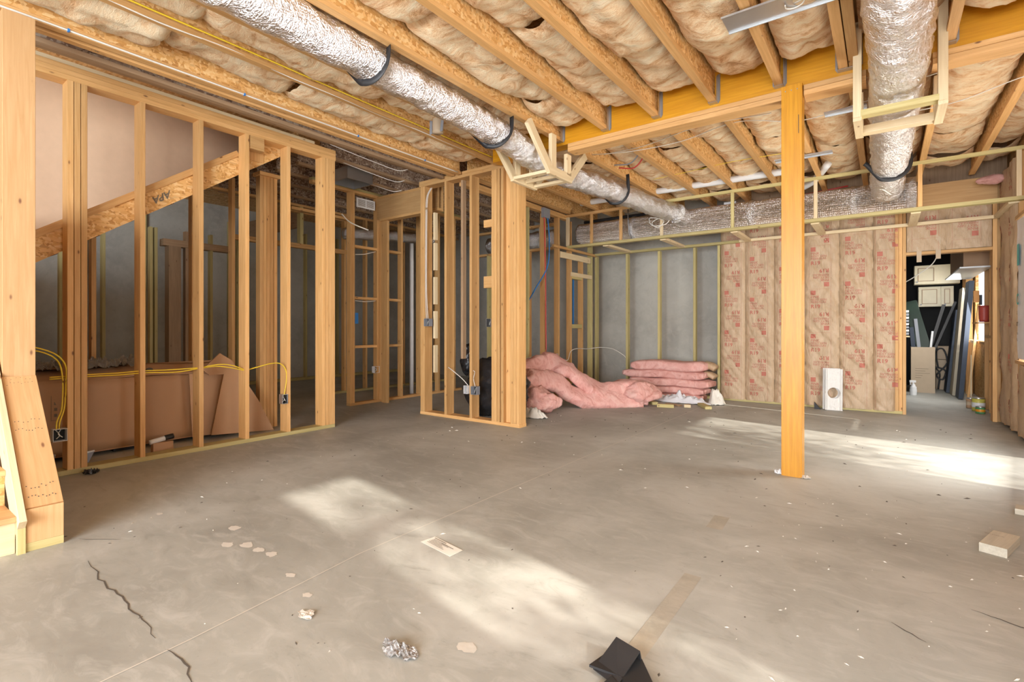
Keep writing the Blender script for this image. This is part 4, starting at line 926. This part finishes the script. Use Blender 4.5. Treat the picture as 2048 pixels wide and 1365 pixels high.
PANM = plain('white_speckled_metal', (.72, .70, .66), .45, .1, 40, .4)
pan(-.60, 8.26, .12, 'white metal pan with round hole leaning on kraft insulation, rear one', .20, .57)
pan(-.565, 8.20, .13, 'white metal pan with round hole leaning on kraft insulation, front one', .195, .565)
prism('shingle_scrap', [(-.80, .0), (-.72, .0), (-.80, .10)], 8.22, 8.25, 1, BLKM, None, label='black triangular scrap at the wall foot behind the post', cat='scrap')

# ============================================================ STORAGE ROOM
def cabinet(name_label, x0, x1, y, z0, z1, doors):
    t = empty('wall_cabinet', ((x0+x1)/2, y+.15, z0), label=name_label, cat='cabinet')
    box('carcass', x0, x1, y, y+.3, z0, z1, CABM, t)
    n_ = len(doors)
    for a, b in doors:
        d = box('door', a+.004, b-.004, y-.02, y-.001, z0+.005, z1-.005, CABM, t)
        for (p, q, r_, s) in ((a+.05, b-.05, z1-.06, z1-.05), (a+.05, b-.05, z0+.05, z0+.06)): box('moulding', p, q, y-.026, y-.02, r_, s, DARKW, d)
        for p in (a+.05, b-.06): box('moulding', p, p+.01, y-.026, y-.02, z0+.06, z1-.06, DARKW, d)
        box('knob', a+.03 if a < .6 else a+.05, (a+.03 if a < .6 else a+.05)+.02, y-.05, y-.026, z0+.03, z0+.05, GREYP, d)
    return t
cabinet('upper cream kitchen cabinet with panelled door in the storage room', .43, 1.06, 11.8, 1.93, 2.27, [(.43, .76)])
cabinet('lower cream kitchen cabinet under the other in the storage room', .50, 1.0, 12.1, 1.53, 1.90, [(.50, .82), (.82, 1.0)])
hd = empty('range_hood', (1.05, 10.0, 1.9), label='brown carton on a white shelf at the upper right of the storage room', cat='shelf')
box('shelf', .80, 1.12, 8.95, 11.0, 1.93, 1.95, WPL, hd); box('carton', .86, 1.12, 9.2, 10.9, 1.955, 2.35, CARD, hd)
ct = empty('tall_carton', (.52, 11.4, 0), label='tall pale carton holding dark pipes in the storage room', cat='box')
box('side', .37, .70, 11.40, 11.406, 0, .80, CARDL, ct); box('side', .37, .70, 11.72, 11.726, 0, .80, CARDL, ct); box('side', .37, .376, 11.406, 11.72, 0, .80, CARDL, ct); box('side', .694, .70, 11.406, 11.72, 0, .80, CARDL, ct)
for i in range(5): box('print_line', .43, .43+(.18, .14, .20, .10, .08)[i], 11.396, 11.40, .42-.04*i, .424-.04*i, STAMP, ct)
labs = ['dark green board standing in the tall carton, leaning left', 'pale blue strip curving out of the tall carton', 'black tube leaning right out of the tall carton', 'thin dark tube leaning right behind the black one', 'white stick poking out of the tall carton', 'grey-blue strip standing at the left of the tall carton']
for i, (p, q, m_, wd) in enumerate((((.60, 11.5, .60), (.36, 11.7, 1.62), GREEN, .20), ((.52, 11.5, .45), (.44, 11.6, 1.30), GREYP, .05), ((.56, 11.55, .45), (.84, 11.75, 1.55), BLKM, .05), ((.60, 11.6, .45), (1.0, 11.8, 1.6), BLKM, .04), ((.62, 11.5, .5), (.67, 11.5, 1.08), WPL, .03), ((.43, 11.5, .45), (.38, 11.5, 1.15), NAVY, .06))):
    board('trim_strip', p, q, wd, .02, m_, None, up=(0, 1, 0), label=labs[i], cat='strip')
boards = [(-.0, .88, 11.80, NAVY, 1.45, .05, 'dark slate foam board leaning left of the tan boards'), (0, .93, 11.34, TANB, 1.80, .06, 'tan foam board leaning against the storage wall'), (0, .965, 10.86, NAVY, 1.88, .06, 'tall navy foam board leaning beside the tan board'), (0, 1.0, 10.2, SPF, 1.5, .03, 'thin wooden plank leaning beside the navy board')]
for i, (_, x, y, m_, h, th, lab) in enumerate(boards):
    board('leaning_board', (x, y, .01), (x+.13, y, h), th, .44 if i < 3 else .06, m_, None, up=(0, 1, 0), label=lab, cat='board')
box('broom_pole', .985, 1.0, 9.72, 9.735, 0, .75, WHITE, None, label='short pale stick leaning below the window', cat='stick')
sb = empty('spray_bottle', (.385, 10.9, 0), label='white spray bottle standing on the storage room floor', cat='bottle')
sweep('bottle_body', [(.385, 10.9, 0), (.385, 10.9, .05), (.385, 10.9, .12), (.385, 10.9, .17), (.385, 10.9, .20)], lambda t: circ((.048, .05, .045, .03, .016)[min(4, int(t*4.99))], 16), WPL, sb, n=5, up=(0, 1, 0))
box('trigger_head', .335, .42, 10.885, 10.915, .215, .25, WPL, sb); box('neck', .377, .393, 10.892, 10.908, .19, .22, WPL, sb); box('trigger', .34, .352, 10.892, 10.908, .17, .215, WPL, sb)
P = Print(); P.rect(.0, 0, .05, .06)
def can(x, y, r, h, mat, label, band):
    t = empty('paint_can', (x, y, 0), label=label, cat='can')
    sweep('can_body', [(x, y, 0), (x, y, h*.5), (x, y, h)], lambda q: circ(r, 20), mat, t, n=2, up=(0, 1, 0)); sweep('lid', [(x, y, h), (x, y, h+.006), (x, y, h+.012)], lambda q: circ(r*.94, 20), GALV, t, n=2, up=(0, 1, 0))
    sweep('label_band', [(x, y, h*.3), (x, y, h*.5), (x, y, h*.7)], lambda q: circ(r*1.01, 20), band, t, n=2, up=(0, 1, 0))
can(1.03, 9.35, .07, .17, plain('yellow_can', (.65, .6, .12), .4), 'yellow paint can on the floor by the right door stud', WPL)
can(1.02, 9.1, .05, .08, plain('green_can', (.1, .3, .12), .4), 'small green tin on the floor before the yellow can', ORANGE)
can(.98, 9.65, .05, .13, CARD, 'brown tin behind the yellow paint can', CARDL)
dr = empty('cordless_tool', (1.05, 9.6, 1.55), label='orange cordless tool hanging by the storage window', cat='tool')
box('tool_body', 1.0, 1.06, 9.55, 9.62, 1.50, 1.66, ORANGE, dr); box('tool_grip', 1.06, 1.09, 9.55, 9.60, 1.46, 1.60, BLKM, dr)
sweep('bucket', [(1.08, 9.3, 1.22), (1.08, 9.3, 1.32), (1.08, 9.3, 1.44)], lambda t: circ(.05+.01*t, 18), REDP, n=3, up=(0, 1, 0), label='red plastic bucket on a ledge by the storage window', cat='bucket')
box('bucket_ledge', 1.0, 1.12, 9.2, 9.7, 1.20, 1.215, SPF, wr)
sv = empty('storage_boxes', (.86, 12.3, 0), label='pale stacked cartons behind dark hoses in the storage room', cat='box')
box('carton', .76, 1.0, 12.2, 12.5, 0, .55, CARDL, sv); box('carton', .78, 1.0, 12.2, 12.5, .56, .80, CARDL, sv)
cable('hose', [(.78, 12.0, .02), (.80, 12.0, .3), (.74, 12.0, .42), (.88, 12.0, .36), (.84, 12.0, .2), (.76, 12.0, .28), (.9, 12.0, .5), (.85, 12.0, .75), (.75, 12.0, .7), (.78, 12.0, .4)], BLKM, .014, label='black hose coiled in front of the stacked cartons', cat='hose')
for i in range(8):
    box('folded_cloth', .10, .33, 11.0, 11.3, 1.02+.055*i, 1.055+.055*i, WPL if i % 2 else GREYP, None, label=['white', 'grey'][1-i % 2]+' folded slat in storage, '+['bottom of the stack', 'second from the bottom', 'third from the bottom', 'fourth from the bottom', 'fourth from the top', 'third from the top', 'second from the top', 'topmost of the stack'][i], cat='slat', group='stacked slats in storage')
box('storage_shelf', .09, .34, 10.9, 11.4, .98, 1.0, WHITE, sh)
cable('cable', [(.2, 8.8, 1.75), (.35, 8.7, 1.85), (.5, 8.6, 1.98), (.56, 8.52, 2.12)], WCAB, .006, label='white cable hanging in the storage doorway', cat='cable')
# pink tuft at the soffit corner
blob('insulation_tuft', (1.0, 8.1, 2.88), (.12, .08, .05), 4, PINK, None, .3, .1, 24, 16, label='tuft of pink insulation poking out at the upper right corner', cat='insulation')

# ============================================================ TREE OUTSIDE (casts the dappled shade)
tr = empty('tree', (5.2, 3, 0), label='leafy tree outside the right-hand windows', cat='tree')
vs = []; fs = []; r3 = random.Random(77)
for cl in range(150):
    cx, cy, cz = r3.uniform(4.2, 6.5), r3.uniform(-1.5, 6.3), r3.uniform(1.2, 5.4)
    for i in range(26):
        x, y, z = cx+r3.gauss(0, .22), cy+r3.gauss(0, .22), cz+r3.gauss(0, .14); s = r3.uniform(.03, .06); k = len(vs)
        a = Vector((r3.uniform(-1, 1), r3.uniform(-1, 1), r3.uniform(-1, 1))).normalized(); b = a.orthogonal().normalized()
        c = a.cross(b)
        vs += [Vector((x, y, z))-b*s*1.6, Vector((x, y, z))+c*s*.6, Vector((x, y, z))+b*s*1.6, Vector((x, y, z))-c*s*.6]; fs.append((k, k+1, k+2, k+3))
for cl in range(130):  # unseen leaf clusters added close to the wall to thin the sun patches
    cx, cy, cz = r3.uniform(2.3, 3.3), r3.uniform(-.3, 1.35) if cl < 95 else r3.uniform(4.0, 5.4), r3.uniform(.0, 2.15) if cl < 70 else (r3.uniform(2.1, 3.2) if cl < 95 else r3.uniform(1.8, 2.9))
    for i in range(26):
        x, y, z = cx+r3.gauss(0, .14), cy+r3.gauss(0, .14), cz+r3.gauss(0, .12); s_ = r3.uniform(.025, .05); k = len(vs)
        a = Vector((r3.uniform(-1, 1), r3.uniform(-1, 1), r3.uniform(-1, 1))).normalized(); b = a.orthogonal().normalized(); c = a.cross(b)
        vs += [Vector((x, y, z))-b*s_*1.6, Vector((x, y, z))+c*s_*.7, Vector((x, y, z))+b*s_*1.6, Vector((x, y, z))-c*s_*.7]; fs.append((k, k+1, k+2, k+3))
fo = meshobj('foliage', vs, fs, LEAF, tr); fo['kind'] = 'stuff'
sweep('trunk', [(5.6, 2.6, -.2), (5.5, 2.6, 1.2), (5.3, 2.7, 2.6), (5.4, 2.8, 4.6)], lambda t: circ(.14*(1-.5*t), 12), BARK, tr, n=5, up=(0, 1, 0))
for q in ((4.6, .4, 4.2), (5.8, 5.0, 4.5), (5.0, 4.2, 3.6), (5.6, -.6, 3.4)): sweep('branch', [(5.4, 2.7, 1.9), ((5.4+q[0])/2, (2.7+q[1])/2, (1.9+q[2])/2+.15), q], lambda t: circ(.05*(1-.7*t), 8), BARK, tr, n=5)
prism('ground_outside', [(1.3, -12), (30, -12), (30, 25), (1.3, 25)], -.3, -.12, 2, plain('outside_ground', (.3, .29, .2), .9), None, kind='structure')
